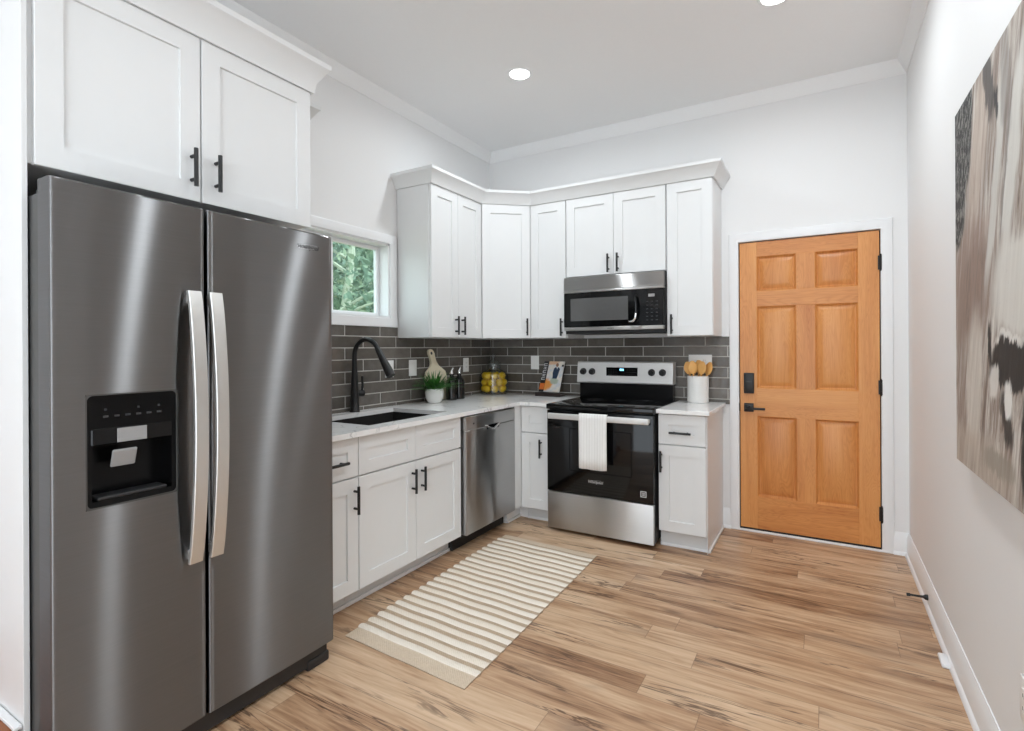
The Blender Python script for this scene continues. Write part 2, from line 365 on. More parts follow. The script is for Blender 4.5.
# ------------------------------------------------------------------ mesh building
def frame(o, u):
    """local x = u (right as one faces the front), local -y = outwards, z up"""
    u = Vector(u).normalized(); z = Vector((0, 0, 1)); bk = z.cross(u)
    return Matrix(((u.x, bk.x, 0, o[0]), (u.y, bk.y, 0, o[1]), (u.z, bk.z, 1, o[2]), (0, 0, 0, 1)))
class MB:
    def __init__(s, Mx=None): s.bm = bmesh.new(); s.M = Mx or Matrix()
    def _v(s, p): return s.bm.verts.new(s.M @ Vector(p))
    def _f(s, vs):
        try: return s.bm.faces.new(vs)
        except ValueError: return None
    def add(s, b2, Mx=None):
        mm = s.M @ Mx if Mx else s.M
        mp = [s.bm.verts.new(mm @ v.co) for v in b2.verts]
        b2.verts.index_update()
        for f in b2.faces: s._f([mp[v.index] for v in f.verts])
        b2.free(); return s
    def box(s, x0, x1, y0, y1, z0, z1, bev=0.0, seg=1):
        b2 = bmesh.new(); bmesh.ops.create_cube(b2, size=1)
        for v in b2.verts: v.co = Vector(((x0 + x1) / 2 + v.co.x * (x1 - x0), (y0 + y1) / 2 + v.co.y * (y1 - y0), (z0 + z1) / 2 + v.co.z * (z1 - z0)))
        if bev: bmesh.ops.bevel(b2, geom=b2.edges[:], offset=bev, segments=seg, affect='EDGES', profile=0.5)
        return s.add(b2)
    def tube(s, pts, r, n=12, cap=True):
        pts = [Vector(p) for p in pts]; rs = r if isinstance(r, (list, tuple)) else [r] * len(pts)
        rings = []; up = None
        for i, p in enumerate(pts):
            d = (pts[min(i + 1, len(pts) - 1)] - pts[max(i - 1, 0)]).normalized()
            if up is None:
                a = d.orthogonal().normalized()
            else:
                a = (up - d * up.dot(d)); a = a.normalized() if a.length > 1e-6 else d.orthogonal().normalized()
            up = a; c = d.cross(a)
            rings.append([s._v(p + (a * math.cos(2 * PI * k / n) + c * math.sin(2 * PI * k / n)) * rs[i]) for k in range(n)])
        for i in range(len(rings) - 1):
            for k in range(n): s._f([rings[i][k], rings[i][(k + 1) % n], rings[i + 1][(k + 1) % n], rings[i + 1][k]])
        if cap: s._f(rings[0][::-1]); s._f(rings[-1])
        return s
    def lathe(s, c, prof, n=28, closed=False):
        c = Vector(c); rings = []
        for r, z in prof:
            if r < 1e-6: rings.append([s._v(c + Vector((0, 0, z)))])
            else: rings.append([s._v(c + Vector((r * math.cos(2 * PI * k / n), r * math.sin(2 * PI * k / n), z))) for k in range(n)])
        pr = list(zip(rings, rings[1:])) + ([(rings[-1], rings[0])] if closed else [])
        for A, B in pr:
            for k in range(n):
                a0, a1 = A[k % len(A)], A[(k + 1) % len(A)]; b0, b1 = B[k % len(B)], B[(k + 1) % len(B)]
                vs = [a0]
                for q in (a1, b1, b0):
                    if q not in vs: vs.append(q)
                if len(vs) > 2: s._f(vs)
        return s
    def prism(s, poly, y0, y1):
        """polygon in local x,z extruded along local y"""
        A = [s._v((x, y0, z)) for x, z in poly]; B = [s._v((x, y1, z)) for x, z in poly]; n = len(poly)
        s._f(A); s._f(B[::-1])
        for k in range(n): s._f([A[k], B[k], B[(k + 1) % n], A[(k + 1) % n]])
        return s
    def sweep(s, path, prof, mapf=None):
        """profile (out, up) swept along a plan path with mitred corners; out is to the right of travel"""
        mapf = mapf or (lambda a, b, h: (a, b, h))
        P = [Vector(p) for p in path]; N = []
        for a, b in zip(P, P[1:]): d = (b - a).normalized(); N.append(Vector((d.y, -d.x)))
        rings = []
        for i, p in enumerate(P):
            n1 = N[max(i - 1, 0)]; n2 = N[min(i, len(N) - 1)]; mi = (n1 + n2) / (1 + n1.dot(n2))
            rings.append([s._v(mapf(p.x + mi.x * o, p.y + mi.y * o, h)) for o, h in prof])
        k = len(prof)
        for A, B in zip(rings, rings[1:]):
            for j in range(k): s._f([A[j], A[(j + 1) % k], B[(j + 1) % k], B[j]])
        s._f(rings[0][::-1]); s._f(rings[-1]); return s
    def shaker(s, u0, u1, z0, z1, t=0.02, st=0.068, rec=0.009, c=0.0015):
        def ring(i, y): return [s._v((u0 + i, y, z0 + i)), s._v((u1 - i, y, z0 + i)), s._v((u1 - i, y, z1 - i)), s._v((u0 + i, y, z1 - i))]
        st = min(st, (z1 - z0) * 0.34)
        rs = [ring(0, 0), ring(0, -t + c), ring(c, -t), ring(st, -t), ring(st + 0.0015, -t + rec)]
        for A, B in zip(rs, rs[1:]):
            for k in range(4): s._f([A[k], A[(k + 1) % 4], B[(k + 1) % 4], B[k]])
        s._f(rs[-1]); s._f(rs[0][::-1]); return s
    def pull(s, u, z, y, ln=0.135, vert=True, r=0.0074):
        """bar pull with two posts; y is the door face"""
        o = 0.031
        if vert:
            s.tube([(u, y - o, z - ln / 2), (u, y - o, z + ln / 2)], r, 10)
            for q in (-1, 1): s.tube([(u, y, z + q * ln * 0.31), (u, y - o, z + q * ln * 0.31)], r * 0.85, 8)
        else:
            s.tube([(u - ln / 2, y - o, z), (u + ln / 2, y - o, z)], r, 10)
            for q in (-1, 1): s.tube([(u + q * ln * 0.31, y, z), (u + q * ln * 0.31, y - o, z)], r * 0.85, 8)
        return s
    def build(s, name, material, parent=None, smooth=True, recalc=True):
        if recalc: bmesh.ops.recalc_face_normals(s.bm, faces=s.bm.faces[:])
        if parent is not None:
            inv = parent.get('_inv'); mi = ROOTS[parent.name]
            s.bm.transform(mi.inverted())
        me = bpy.data.meshes.new(name); s.bm.to_mesh(me); s.bm.free()
        if material: me.materials.append(material)
        if smooth:
            me.shade_smooth(); me.set_sharp_from_angle(angle=math.radians(32))
        o = bpy.data.objects.new(name, me); COL.objects.link(o)
        if parent is not None:
            o.parent = parent; ROOTS[o.name] = ROOTS[parent.name]
        else: ROOTS[o.name] = Matrix()
        return o
ROOTS = {}
def tag(o, label, cat, group=None, kind=None):
    if kind: o['kind'] = kind
    if label: o['label'] = label
    if cat: o['category'] = cat
    if group: o['group'] = group
    return o
def thing(name, label, cat, loc=(0, 0, 0), group=None):
    o = bpy.data.objects.new(name, None); COL.objects.link(o); o.location = loc; o.empty_display_size = 0.05
    ROOTS[o.name] = Matrix.Translation(Vector(loc)); return tag(o, label, cat, group)
def struct(o): o['kind'] = 'structure'; return o
def copy_tree(o, loc, label=None, rotz=None):
    c = o.copy(); COL.objects.link(c); c.location = loc
    if rotz is not None: c.rotation_euler = (0, 0, rotz)
    if label: c['label'] = label
    for ch in o.children:
        d = ch.copy(); COL.objects.link(d); d.parent = c
        for g in ch.children:
            e = g.copy(); COL.objects.link(e); e.parent = d
    return c
def text(name, body, size, Mx, material, parent, ext=0.0006, shear=0.0, bold=0.0):
    cu = bpy.data.curves.new('text', 'FONT'); cu.body = body; cu.size = size; cu.extrude = ext; cu.shear = shear; cu.offset = bold
    cu.align_x = 'CENTER'; cu.align_y = 'CENTER'
    ob = bpy.data.objects.new('text', cu); COL.objects.link(ob); bpy.context.view_layer.update()
    me = bpy.data.meshes.new_from_object(ob.evaluated_get(bpy.context.evaluated_depsgraph_get()))
    bpy.data.objects.remove(ob); bpy.data.curves.remove(cu)
    me.transform(ROOTS[parent.name].inverted() @ Mx); me.materials.clear(); me.materials.append(material)
    o = bpy.data.objects.new(name, me); COL.objects.link(o); o.parent = parent; ROOTS[o.name] = ROOTS[parent.name]; return o
def face_text(Fm, u, y, z):
    """matrix that lays text upright on a front (frame Fm) at u, z"""
    return Fm @ Matrix.Translation((u, y, z)) @ Matrix.Rotation(PI / 2, 4, 'X')

BACK = lambda y: frame((0, y, 0), (1, 0, 0))
LEFT = lambda x: frame((x, 0, 0), (0, 1, 0))

# ------------------------------------------------------------------ room shell
fl = MB().box(-0.2, XR + 0.2, YB, 0.2, -0.1, 0).build('floor', M['floor'], smooth=False); struct(fl)
ce = MB().box(-0.2, XR + 0.2, YB, 0.2, CEIL, CEIL + 0.1).build('ceiling', M['ceiling'], smooth=False); struct(ce)
WY0, WY1, WZ0, WZ1 = -2.14, -1.298, 1.515, 2.035       # window opening
wl = MB()
wl.box(-0.14, 0, YB, WY0, 0, CEIL).box(-0.14, 0, WY1, 0.14, 0, CEIL).box(-0.14, 0, WY0, WY1, 0, WZ0).box(-0.14, 0, WY0, WY1, WZ1, CEIL)
wl = struct(wl.build('wall_left', M['wall'], smooth=False))
DX0, DX1, DZ = 2.116, 2.946, 2.042
wb = MB().box(0, DX0 - 0.004, 0, 0.14, 0, CEIL).box(DX1 + 0.004, XR, 0, 0.14, 0, CEIL).box(DX0 - 0.004, DX1 + 0.004, 0, 0.14, DZ, CEIL)
wb = struct(wb.build('wall_back', M['wall'], smooth=False))
wr = struct(MB().box(XR, XR + 0.14, YB, 0.14, 0, CEIL).build('wall_right', M['wall'], smooth=False))
struct(MB().box(0, 1.25, YB - 0.14, YB, 0, CEIL).build('wall_light_block', M['wall'], smooth=False))  # unseen wall piece added to keep open-side light off the fridge panel
# ceiling cornice and skirtings
CORN = [(0, -0.085), (0.006, -0.085), (0.010, -0.07), (0.040, -0.022), (0.048, -0.012), (0.05, 0), (0, 0)]
struct(MB().sweep([(0, YB), (0, 0), (XR, 0), (XR, YB)], [(o, CEIL + h) for o, h in CORN]).build('trim_1', M['ceiling']))
BASE = [(0, 0), (0.026, 0), (0.025, 0.009), (0.020, 0.018), (0.014, 0.022), (0.014, 0.108), (0.011, 0.114), (0.0095, 0.124), (0.006, 0.13), (0.004, 0.138), (0, 0.138)]
struct(MB().sweep([(XR, 0), (XR, YB)], BASE).build('baseboard_right', M['trim']))
struct(MB().sweep([(3.006, 0), (XR, 0)], BASE).build('baseboard_back', M['trim']))
struct(MB().sweep([(2.002, 0), (2.058, 0)], BASE).build('baseboard_back', M['trim']))
# short damaged lump on the right shoe moulding
struct(MB().box(XR - 0.05, XR - 0.02, -1.35, -1.25, 0, 0.018, 0.006, 2).build('trim_2', M['trim']))
# raised wooden landing at the far left, behind the fridge panel
struct(MB().box(0.0, 0.672, -5.2, -3.483, 0, 0.232, 0.004).build('floor_landing', M['oldwood'], smooth=False))
struct(MB().box(0.0, 0.672, -3.483 - 0.004, -3.468, 0.232, 0.243, 0.002).build('trim_3', M['trim']))

# glazed tiles on both walls (one pattern, part of the walls)
def tiles(name, Mx, u0, u1, z0, z1, phase, holes, par):
    g = MB(Mx).box(u0, u1, -0.0095, 0, z0, z1).build('grout', M['grout'], par, smooth=False)
    b = MB(Mx); P, L, J = 0.0768, 0.3085, 0.0065; cols = []
    top = 1.377
    for r in range(-1, 8):
        zt = top + 0.004 - r * P; zb = zt - P + J
        off = phase + (0.5 * L if r % 2 else 0)
        k = math.floor((u0 - off) / L) - 1
        while off + k * L < u1:
            a0, a1 = off + k * L + J / 2, off + (k + 1) * L - J / 2; k += 1
            segs = [(max(a0, u0), min(a1, u1), max(zb, z0), min(zt, z1))]
            for (h0, h1, g0, g1) in holes:
                nx = []
                for (p0, p1, q0, q1) in segs:
                    if p1 <= h0 or p0 >= h1 or q1 <= g0 or q0 >= g1: nx.append((p0, p1, q0, q1)); continue
                    if p0 < h0: nx.append((p0, h0, q0, q1))
                    if p1 > h1: nx.append((h1, p1, q0, q1))
                    if q0 < g0: nx.append((max(p0, h0), min(p1, h1), q0, g0))
                    if q1 > g1: nx.append((max(p0, h0), min(p1, h1), g1, q1))
                segs = nx
            for (p0, p1, q0, q1) in segs:
                if p1 - p0 < 0.006 or q1 - q0 < 0.006: continue
                n0 = len(b.bm.faces); b.box(p0, p1, -0.0115, -0.004, q0, q1, 0.0016, 1)
                cols += [random.random()] * (len(b.bm.faces) - n0)
    o = b.build(name, M['tile'], par)
    at = o.data.attributes.new('tilecol', 'FLOAT', 'FACE'); at.data.foreach_set('value', cols)
    return o
tiles('tile_field', LEFT(0.0), -2.52, -0.001, CZ, 1.452, -1.555 - 3.085, [(-1.228, -0.0, 1.378, 1.5)], wl)
tiles('tile_field', BACK(0.0), 0.012, 2.052, CZ - 0.012, 1.375, 0.343 - 3.085, [], wb)

# ------------------------------------------------------------------ window
wn = bpy.data.objects.new('window_1', None); COL.objects.link(wn); struct(wn); ROOTS['window_1'] = Matrix()
tr = MB()
CAS = [(0, 0), (0, 0.012), (0.006, 0.016), (0.018, 0.018), (0.05, 0.018), (0.06, 0.014), (0.064, 0.008), (0.064, 0)]
tr.sweep([(WY0, WZ0), (WY0, WZ1), (WY1, WZ1), (WY1, WZ0), (WY0, WZ0 - 0.0)], [(-o + 0.0, h) for o, h in CAS], lambda a, b_, h: (h, a, b_))
tr.box(0, 0.02, WY0 - 0.064, WY1 + 0.064, WZ0 - 0.064, WZ0, 0.003)
tr.build('window_casing', M['trim'], wn)
jb = MB()
jb.box(-0.14, 0.0, WY0, WY0 + 0.012, WZ0, WZ1).box(-0.14, 0.0, WY1 - 0.012, WY1, WZ0, WZ1).box(-0.14, 0.0, WY0, WY1, WZ1 - 0.012, WZ1).box(-0.14, 0.004, WY0, WY1, WZ0, WZ0 + 0.012)
jb.build('window_jamb', M['trim'], wn, smooth=False)
def sash(y0, y1, z0, z1, x0, x1, wv, nm):
    s_ = MB()
    s_.box(x0, x1, y0, y0 + wv, z0, z1, 0.003).box(x0, x1, y1 - wv, y1, z0, z1, 0.003).box(x0, x1, y0 + wv, y1 - wv, z0, z0 + wv, 0.003).box(x0, x1, y0 + wv, y1 - wv, z1 - wv, z1, 0.003)
    so = s_.build(nm, M['vinyl'], wn)
    MB().box((x0 + x1) / 2 - 0.002, (x0 + x1) / 2 + 0.002, y0 + wv, y1 - wv, z0 + wv, z1 - wv).build('pane', M['glass'], so, smooth=False)
sash(-1.775, -1.310, WZ0 + 0.012, WZ1 - 0.012, -0.115, -0.085, 0.027, 'sash')
sash(-2.128, -1.744, WZ0 + 0.012, WZ1 - 0.012, -0.083, -0.053, 0.027, 'sash')

# ------------------------------------------------------------------ door in the back wall
dr = bpy.data.objects.new('door_1', None); COL.objects.link(dr); struct(dr); ROOTS['door_1'] = Matrix()
X = [DX0 + 0.004, 2.231, 2.474, 2.587, 2.828, DX1 - 0.004]; Zs = [0.022, 0.247, 0.812, 1.010, 1.582, 1.692, 1.932, 2.036]
Y0, Y1 = 0.002, 0.042
for a, b_ in ((0, 1), (4, 5)): MB().box(X[a], X[b_], Y0, Y1, Zs[0], Zs[7], 0.001).build('stile', M['fir_v'], dr)
for z0, z1 in ((0, 1), (2, 3), (4, 5), (6, 7)): MB().box(X[1], X[4], Y0, Y1, Zs[z0], Zs[z1], 0.001).build('rail', M['fir_h'], dr)
for z0, z1 in ((1, 2), (3, 4), (5, 6)):
    MB().box(X[2], X[3], Y0, Y1, Zs[z0], Zs[z1], 0.001).build('mullion', M['fir_v'], dr)
    for a in (1, 3):
        p = MB(); xa, xb, za, zb = X[a], X[a + 1], Zs[z0], Zs[z1]
        def ring(i, y): return [p._v((xa + i, y, za + i)), p._v((xb - i, y, za + i)), p._v((xb - i, y, zb - i)), p._v((xa + i, y, zb - i))]
        rs = [ring(-0.001, 0.03), ring(0, Y0 + 0.001), ring(0.012, Y0 + 0.018), ring(0.016, Y0 + 0.019), ring(0.044, Y0 + 0.007), ring(0.047, Y0 + 0.006)]
        for A, B in zip(rs, rs[1:]):
            for k in range(4): p._f([A[k], A[(k + 1) % 4], B[(k + 1) % 4], B[k]])
        p._f(rs[-1]); p.build('panel', M['fir_v'], dr)
MB().box(2.146, 2.212, -0.022, 0.002, 0.972, 1.116, 0.005, 2).build('keypad_lock', M['black'], dr)
MB().box(2.160, 2.198, -0.0235, -0.0215, 1.052, 1.056).build('lock_print', M['logo_dark'], dr)
hd = MB().box(2.146, 2.208, -0.012, 0.002, 0.842, 0.902, 0.003, 2).tube([(2.177, -0.01, 0.872), (2.177, -0.05, 0.872)], 0.011, 12)
hd.box(2.166, 2.285, -0.060, -0.044, 0.861, 0.877, 0.003, 2).build('door_lever', M['black'], dr)
MB().box(2.113, 2.121, -0.012, 0.001, 0.845, 0.90, 0.003).build('latch_plate', M['black'], dr)
for zc in (1.83, 1.038, 0.235):
    h = MB().tube([(DX1 + 0.002, -0.012, zc - 0.048), (DX1 + 0.002, -0.012, zc + 0.048)], 0.0075, 10)
    for q in (-1, 1): h.tube([(DX1 + 0.002, -0.012, zc + q * 0.048), (DX1 + 0.002, -0.012, zc + q * 0.054)], 0.005, 8)
    h.box(DX1 - 0.012, DX1 + 0.002, -0.004, 0.0015, zc - 0.045, zc + 0.045)
    h.build('hinge', M['black'], dr)
MB().box(DX0 - 0.004, DX1 + 0.004, 0.043, 0.10, 0, DZ).build('leak_board', M['black_plastic'], dr, smooth=False)  # board added behind the door to stop light leaking through its gaps
MB().box(DX0, DX1, -0.002, 0.043, 0.004, 0.021).build('door_sweep', M['black_plastic'], dr, smooth=False)
MB().box(DX0 - 0.05, DX1 + 0.05, -0.022, 0.0, 0, 0.012, 0.003).build('threshold', M['trim'], dr)
c = MB().sweep([(DX0 - 0.002, 0.0), (DX0 - 0.002, DZ), (DX1 + 0.002, DZ), (DX1 + 0.002, 0.0)], [(-o, h) for o, h in CAS], lambda a, b_, h: (a, -h, b_))
c.build('door_casing', M['trim'], dr)

# ------------------------------------------------------------------ cabinets
def cab_door(root, Fm, u0, u1, z0, z1, pull=None, vert=True, name='door'):
    d = MB(Fm).shaker(u0, u1, z0, z1).build(name, M['cabinet'], root)
    if pull: MB(Fm).pull(pull[0], pull[1], -0.02, vert=vert).build('handle', M['black'], d)
    return d
TOPD = 2.435; UB = 1.377; UT = 2.47
# fridge cabinet: deep, doors face +x
FX = 0.655
fc = thing('refrigerator_cabinet', 'deep white two-door cabinet above the refrigerator with tall end panel', 'cabinet', (0.33, -2.97, 0))
MB().box(0.004, FX, -3.450, -2.487, 1.842, UT, 0.001).build('carcass', M['cabinet'], fc)
MB().box(0.004, FX + 0.02, -3.466, -3.452, 0.0, UT, 0.001).build('end_panel', M['cabinet'], fc)
Fm = LEFT(FX)
cab_door(fc, Fm, -3.436, -2.968, 1.838, TOPD, (-3.000, 1.952))
cab_door(fc, Fm, -2.962, -2.490, 1.838, TOPD, (-2.913, 1.952))
CROWN = [(0, 0), (0.010, 0), (0.016, 0.012), (0.052, 0.072), (0.060, 0.078), (0.062, 0.098), (0, 0.098)]
cr = [(o, TOPD + 0.0015 + h) for o, h in CROWN]
MB().sweep([(FX + 0.02, -3.466), (FX + 0.02, -2.485), (0.004, -2.485)], [(o, h + (0.03 if h > TOPD + 0.01 else 0)) for o, h in cr]).build('crown', M['cabinet'], fc)
# small upper cabinet hidden behind it, only its crown shows
hc = thing('upper_cabinet', 'white upper cabinet behind the fridge cabinet, only its crown corner showing', 'cabinet', (0.15, -2.36, UB), 'white upper cabinets')
MB().box(0.004, 0.295, -2.42, -2.245, UB, UT, 0.001).build('carcass', M['cabinet'], hc)
cab_door(hc, LEFT(0.295), -2.418, -2.248, UB + 0.004, TOPD, (-2.28, 1.47))
MB().sweep([(0.315, -2.42), (0.315, -2.245), (0.004, -2.245)], [(o, h + (0.03 if h > TOPD + 0.01 else 0)) for o, h in cr]).build('crown', M['cabinet'], hc)

# uppers round the corner
U1 = thing('upper_cabinet', 'white two-door upper cabinet beside the window', 'cabinet', (0.15, -0.91, UB), 'white upper cabinets')
bx = MB().box(0.004, 0.295, -1.222, -0.605, UB, UT, 0.001)
bx.build('carcass', M['cabinet'], U1)
MB().box(0.02, 0.293, -1.2255, -1.2215, UB, TOPD - 0.004, 0.001).build('side_skin', M['cabinet'], U1)
cab_door(U1, LEFT(0.295), -1.219, -0.9155, UB + 0.003, TOPD, (-0.950, 1.467))
cab_door(U1, LEFT(0.295), -0.9125, -0.609, UB + 0.003, TOPD, (-0.872, 1.467))
P0, P1 = Vector((0.300, -0.600)), Vector((0.612, -0.338))
U2 = thing('upper_cabinet', 'white corner upper cabinet with one door set on the diagonal', 'cabinet', (0.2, -0.2, UB), 'white upper cabinets')
cb = MB(); poly = [(0.004, -0.002), (0.004, -0.603), (0.295, -0.603), (0.612, -0.334), (0.612, -0.002)]
A = [cb._v((x, y, UB)) for x, y in poly]; B = [cb._v((x, y, UT)) for x, y in poly]
cb._f(A[::-1]); cb._f(B)
for k in range(5): cb._f([A[k], A[(k + 1) % 5], B[(k + 1) % 5], B[k]])
cb.build('carcass', M['cabinet'], U2, smooth=False)
dd = (P1 - P0); ln = dd.length
cab_door(U2, frame((P0.x, P0.y, 0), (dd.x, dd.y, 0)), 0.012, ln - 0.012, UB + 0.003, TOPD, (ln - 0.042, 1.467))
YU = -0.334
def upper_back(x0, x1, zb, doors, label):
    t = thing('upper_cabinet', label, 'cabinet', ((x0 + x1) / 2, -0.17, zb), 'white upper cabinets')
    MB().box(x0, x1, YU, -0.002, zb, UT, 0.001).build('carcass', M['cabinet'], t)
    for d0, d1, pu in doors: cab_door(t, BACK(YU), d0, d1, zb + 0.003, TOPD, (pu, zb + 0.082))
    return t
upper_back(0.6135, 0.926, UB, [(0.617, 0.923, 0.893)], 'narrow white upper cabinet between the corner cabinet and the microwave')
upper_back(0.9275, 1.689, 1.838, [(0.931, 1.3065, 1.272), (1.3095, 1.686, 1.344)], 'short white two-door upper cabinet directly above the microwave')
upper_back(1.6905, 2.0, UB, [(1.698, 1.997, 1.73)], 'narrow white upper cabinet between the microwave and the wooden door')
ccr = MB().sweep([(0.001, -1.2235), (0.316, -1.2235), (0.316, -0.606), (0.622, -0.352), (2.0015, -0.353), (2.0015, -0.001)], cr).build('cabinet_crown', M['cabinet'])
tag(ccr, 'white crown moulding running along the top of the corner upper cabinets', 'moulding')

# base cabinets
BT = CZ - 0.03; TK = 0.112; DT = 0.866; DS = 0.668   # carcass top, toe kick, drawer top, split
def base(name, label, Fm, u0, u1, drawers, doors, depth, loc, toe=0.085, toe_ext=(0, 0)):
    t = thing('base_cabinet', label, 'cabinet', loc, 'white base cabinets')
    if name == 'b':    # open inside for the sink bowl
        MB(Fm).box(u0, u1, 0.001, 0.02, TK, BT).box(u0, u0 + 0.018, 0.02, depth, TK, BT).box(u1 - 0.018, u1, 0.02, depth, TK, BT).box(u0, u1, 0.02, depth, TK, TK + 0.018).build('carcass', M['cabinet'], t, smooth=False)
    else: MB(Fm).box(u0, u1, 0.001, depth, TK, BT, 0.001).build('carcass', M['cabinet'], t)
    MB(Fm).box(u0 + toe_ext[0], u1 + toe_ext[1], toe, depth, 0, TK + 0.002).build('toe_kick', M['toe'], t, smooth=False)
    MB(Fm).box(u0 + toe_ext[0], u1 + toe_ext[1], toe - 0.014, toe - 0.001, 0, 0.02, 0.004, 2).build('shoe_moulding', M['trim'], t)
    for d0, d1, p in drawers: cab_door(t, Fm, d0, d1, DS + 0.008, DT, p, False, 'drawer')
    for d0, d1, p in doors: cab_door(t, Fm, d0, d1, TK, DS, p)
    return t
XF = 0.63
base('a', 'white base cabinet with drawer beside the refrigerator', LEFT(XF), -2.498, -2.1975, [(-2.495, -2.200, (-2.352, 0.755))], [(-2.495, -2.200, (-2.226, 0.563))], 0.62, (0.3, -2.35, 0))
base('b', 'white double-door sink base cabinet with two drawer fronts', LEFT(XF), -2.1965, -1.347, [(-2.194, -1.7745, None), (-1.7715, -1.350, None)], [(-2.194, -1.7745, (-1.806, 0.563)), (-1.7715, -1.350, (-1.728, 0.563))], 0.62, (0.3, -1.77, 0))
YF = -0.60
b3 = base('c', 'narrow white base cabinet with drawer between dishwasher and range', BACK(YF), 0.6725, 0.920, [(0.676, 0.917, None)], [(0.676, 0.917, (0.843, 0.563))], 0.57, (0.8, -0.3, 0))
MB().box(0.60, 0.6715, -0.715, -0.60, TK, BT, 0.001).build('corner_filler', M['cabinet'], b3)
MB().box(0.565, 0.60, -0.712, -0.50, 0, TK).box(0.60, 0.613, -0.712, -0.513, 0.0, 0.02, 0.004).box(0.60, 0.672, -0.517, -0.51, 0, TK).build('filler_toe_kick', M['trim'], b3, smooth=False)
b4 = base('d', 'white base cabinet with drawer right of the range', BACK(YF), 1.700, 2.0, [(1.703, 1.997, (1.845, 0.753))], [(1.703, 1.997, (1.722, 0.563))], 0.57, (1.85, -0.3, 0), toe=0.04)
MB().box(2.0005, 2.003, -0.598, -0.004, 0.0, BT).box(2.003, 2.016, -0.575, -0.028, 0, 0.02, 0.004, 2).build('side_skin', M['cabinet'], b4)

# counters
SX0, SX1, SY0, SY1 = 0.115, 0.580, -2.06, -1.388
ct = MB(); z0 = CZ - 0.026
for a in ((0.0125, SX0, -2.50, -0.0125), (SX0, SX1, -2.50, SY0), (SX0, SX1, SY1, -0.0125), (SX1, 0.685, -2.50, -0.0125), (0.685, 0.9205, -0.652, -0.0125)):
    ct.box(a[0], a[1], a[2], a[3], z0, CZ)
tag(ct.build('countertop', M['quartz'], smooth=False), 'white grey-veined L-shaped worktop holding the sink', 'countertop')
tag(MB().box(1.6960, 2.024, -0.652, -0.0125, z0, CZ, 0.002).build('countertop', M['quartz']), 'small white worktop right of the range under the spoon canister', 'countertop')

# sink
sk = thing('sink', 'dark steel undermount sink set in the worktop', 'sink', (0.315, -1.59, CZ - 0.2))
zb, zt = CZ - 0.22, CZ - 0.027
s_ = MB(); g = 0.012
def rg(i, z, o=0.0): return [s_._v((SX0 + i, SY0 + i, z)), s_._v((SX1 - i, SY0 + i, z)), s_._v((SX1 - i, SY1 - i, z)), s_._v((SX0 + i, SY1 - i, z))]
rs = [rg(-0.02, zt - 0.004), rg(-0.02, zt), rg(-0.004, zt), rg(0.008, zb + 0.02), rg(0.03, zb + 0.002), rg(0.032, zb)]
for A, B in zip(rs, rs[1:]):
    for k in range(4): s_._f([A[k], A[(k + 1) % 4], B[(k + 1) % 4], B[k]])
s_._f(rs[-1]); s_.build('basin', M['sink_steel'], sk, recalc=False)
MB().lathe((0.315, -1.6, zb), [(0, 0.001), (0.02, 0.001), (0.022, 0.003), (0.043, 0.003), (0.046, 0.0005)]).build('drain', M['chrome'], sk)
# faucet
fa = thing('faucet', 'tall matte black gooseneck pull-down faucet at the sink', 'faucet', (0.055, -1.672, CZ))
fy = -1.672; fx = 0.055
MB().lathe((fx, fy, CZ), [(0, 0), (0.033, 0), (0.033, 0.006), (0.029, 0.012), (0.025, 0.12), (0.021, 0.2), (0.0165, 0.29), (0.0155, 0.34), (0, 0.34)]).build('body', M['black'], fa)
pts = [(fx, fy, CZ + 0.33)]
for k in range(0, 17):
    a = PI - k / 16 * (PI * 0.84); pts.append((fx + 0.106 + 0.106 * math.cos(a), fy, CZ + 0.355 + 0.105 * math.sin(a)))
MB().tube(pts, 0.0145, 14).build('neck', M['black'], fa)
e = Vector(pts[-1]); dv = (Vector(pts[-1]) - Vector(pts[-2])).normalized()
MB().tube([e, e + dv * 0.012, e + dv * 0.08, e + dv * 0.175, e + dv * 0.205], [0.0155, 0.018, 0.021, 0.0275, 0.027], 16).build('spray_head', M['black'], fa)
MB().tube([(fx, fy, CZ + 0.115), (fx, fy + 0.07, CZ + 0.115)], [0.019, 0.021], 14).tube([(fx, fy + 0.058, CZ + 0.115), (fx + 0.004, fy + 0.064, CZ + 0.16), (fx + 0.006, fy + 0.060, CZ + 0.225)], [0.008, 0.0075, 0.0085], 10).build('lever', M['black'], fa)

# ------------------------------------------------------------------ dishwasher
dw = thing('dishwasher', 'stainless steel dishwasher between sink cabinet and corner', 'dishwasher', (0.33, -1.03, 0))
y0, y1 = -1.338, -0.722
MB().box(0.02, 0.632, y0, y1, 0.09, CZ - 0.034).build('tub', M['black_plastic'], dw, smooth=False)
MB().box(0.634, 0.682, y0 + 0.003, y1 - 0.003, 0.112, 0.775, 0.006, 2).build('door', M['steel'], dw)
MB().box(0.634, 0.682, y0 + 0.003, y1 - 0.003, 0.777, 0.862, 0.005, 2).build('control_strip', M['steel'], dw)
MB().box(0.679, 0.684, -1.10, -0.945, 0.755, 0.785, 0.002).build('pocket', M['gloss_black'], dw)
pk = MB().tube([(0.684, -1.105 + 0.16 * k / 12, 0.782 - 0.028 * math.sin(PI * k / 12)) for k in range(13)], 0.006, 8); pk.build('pocket_handle', M['chrome'], dw)
MB().box(0.683, 0.6835, -1.262, -1.245, 0.81, 0.82).build('badge', M['logo_dark'], dw)
MB().box(0.50, 0.575, y0 - 0.006, y1 + 0.004, 0.0, 0.098, 0.003).build('kick_plate', M['black_plastic'], dw)

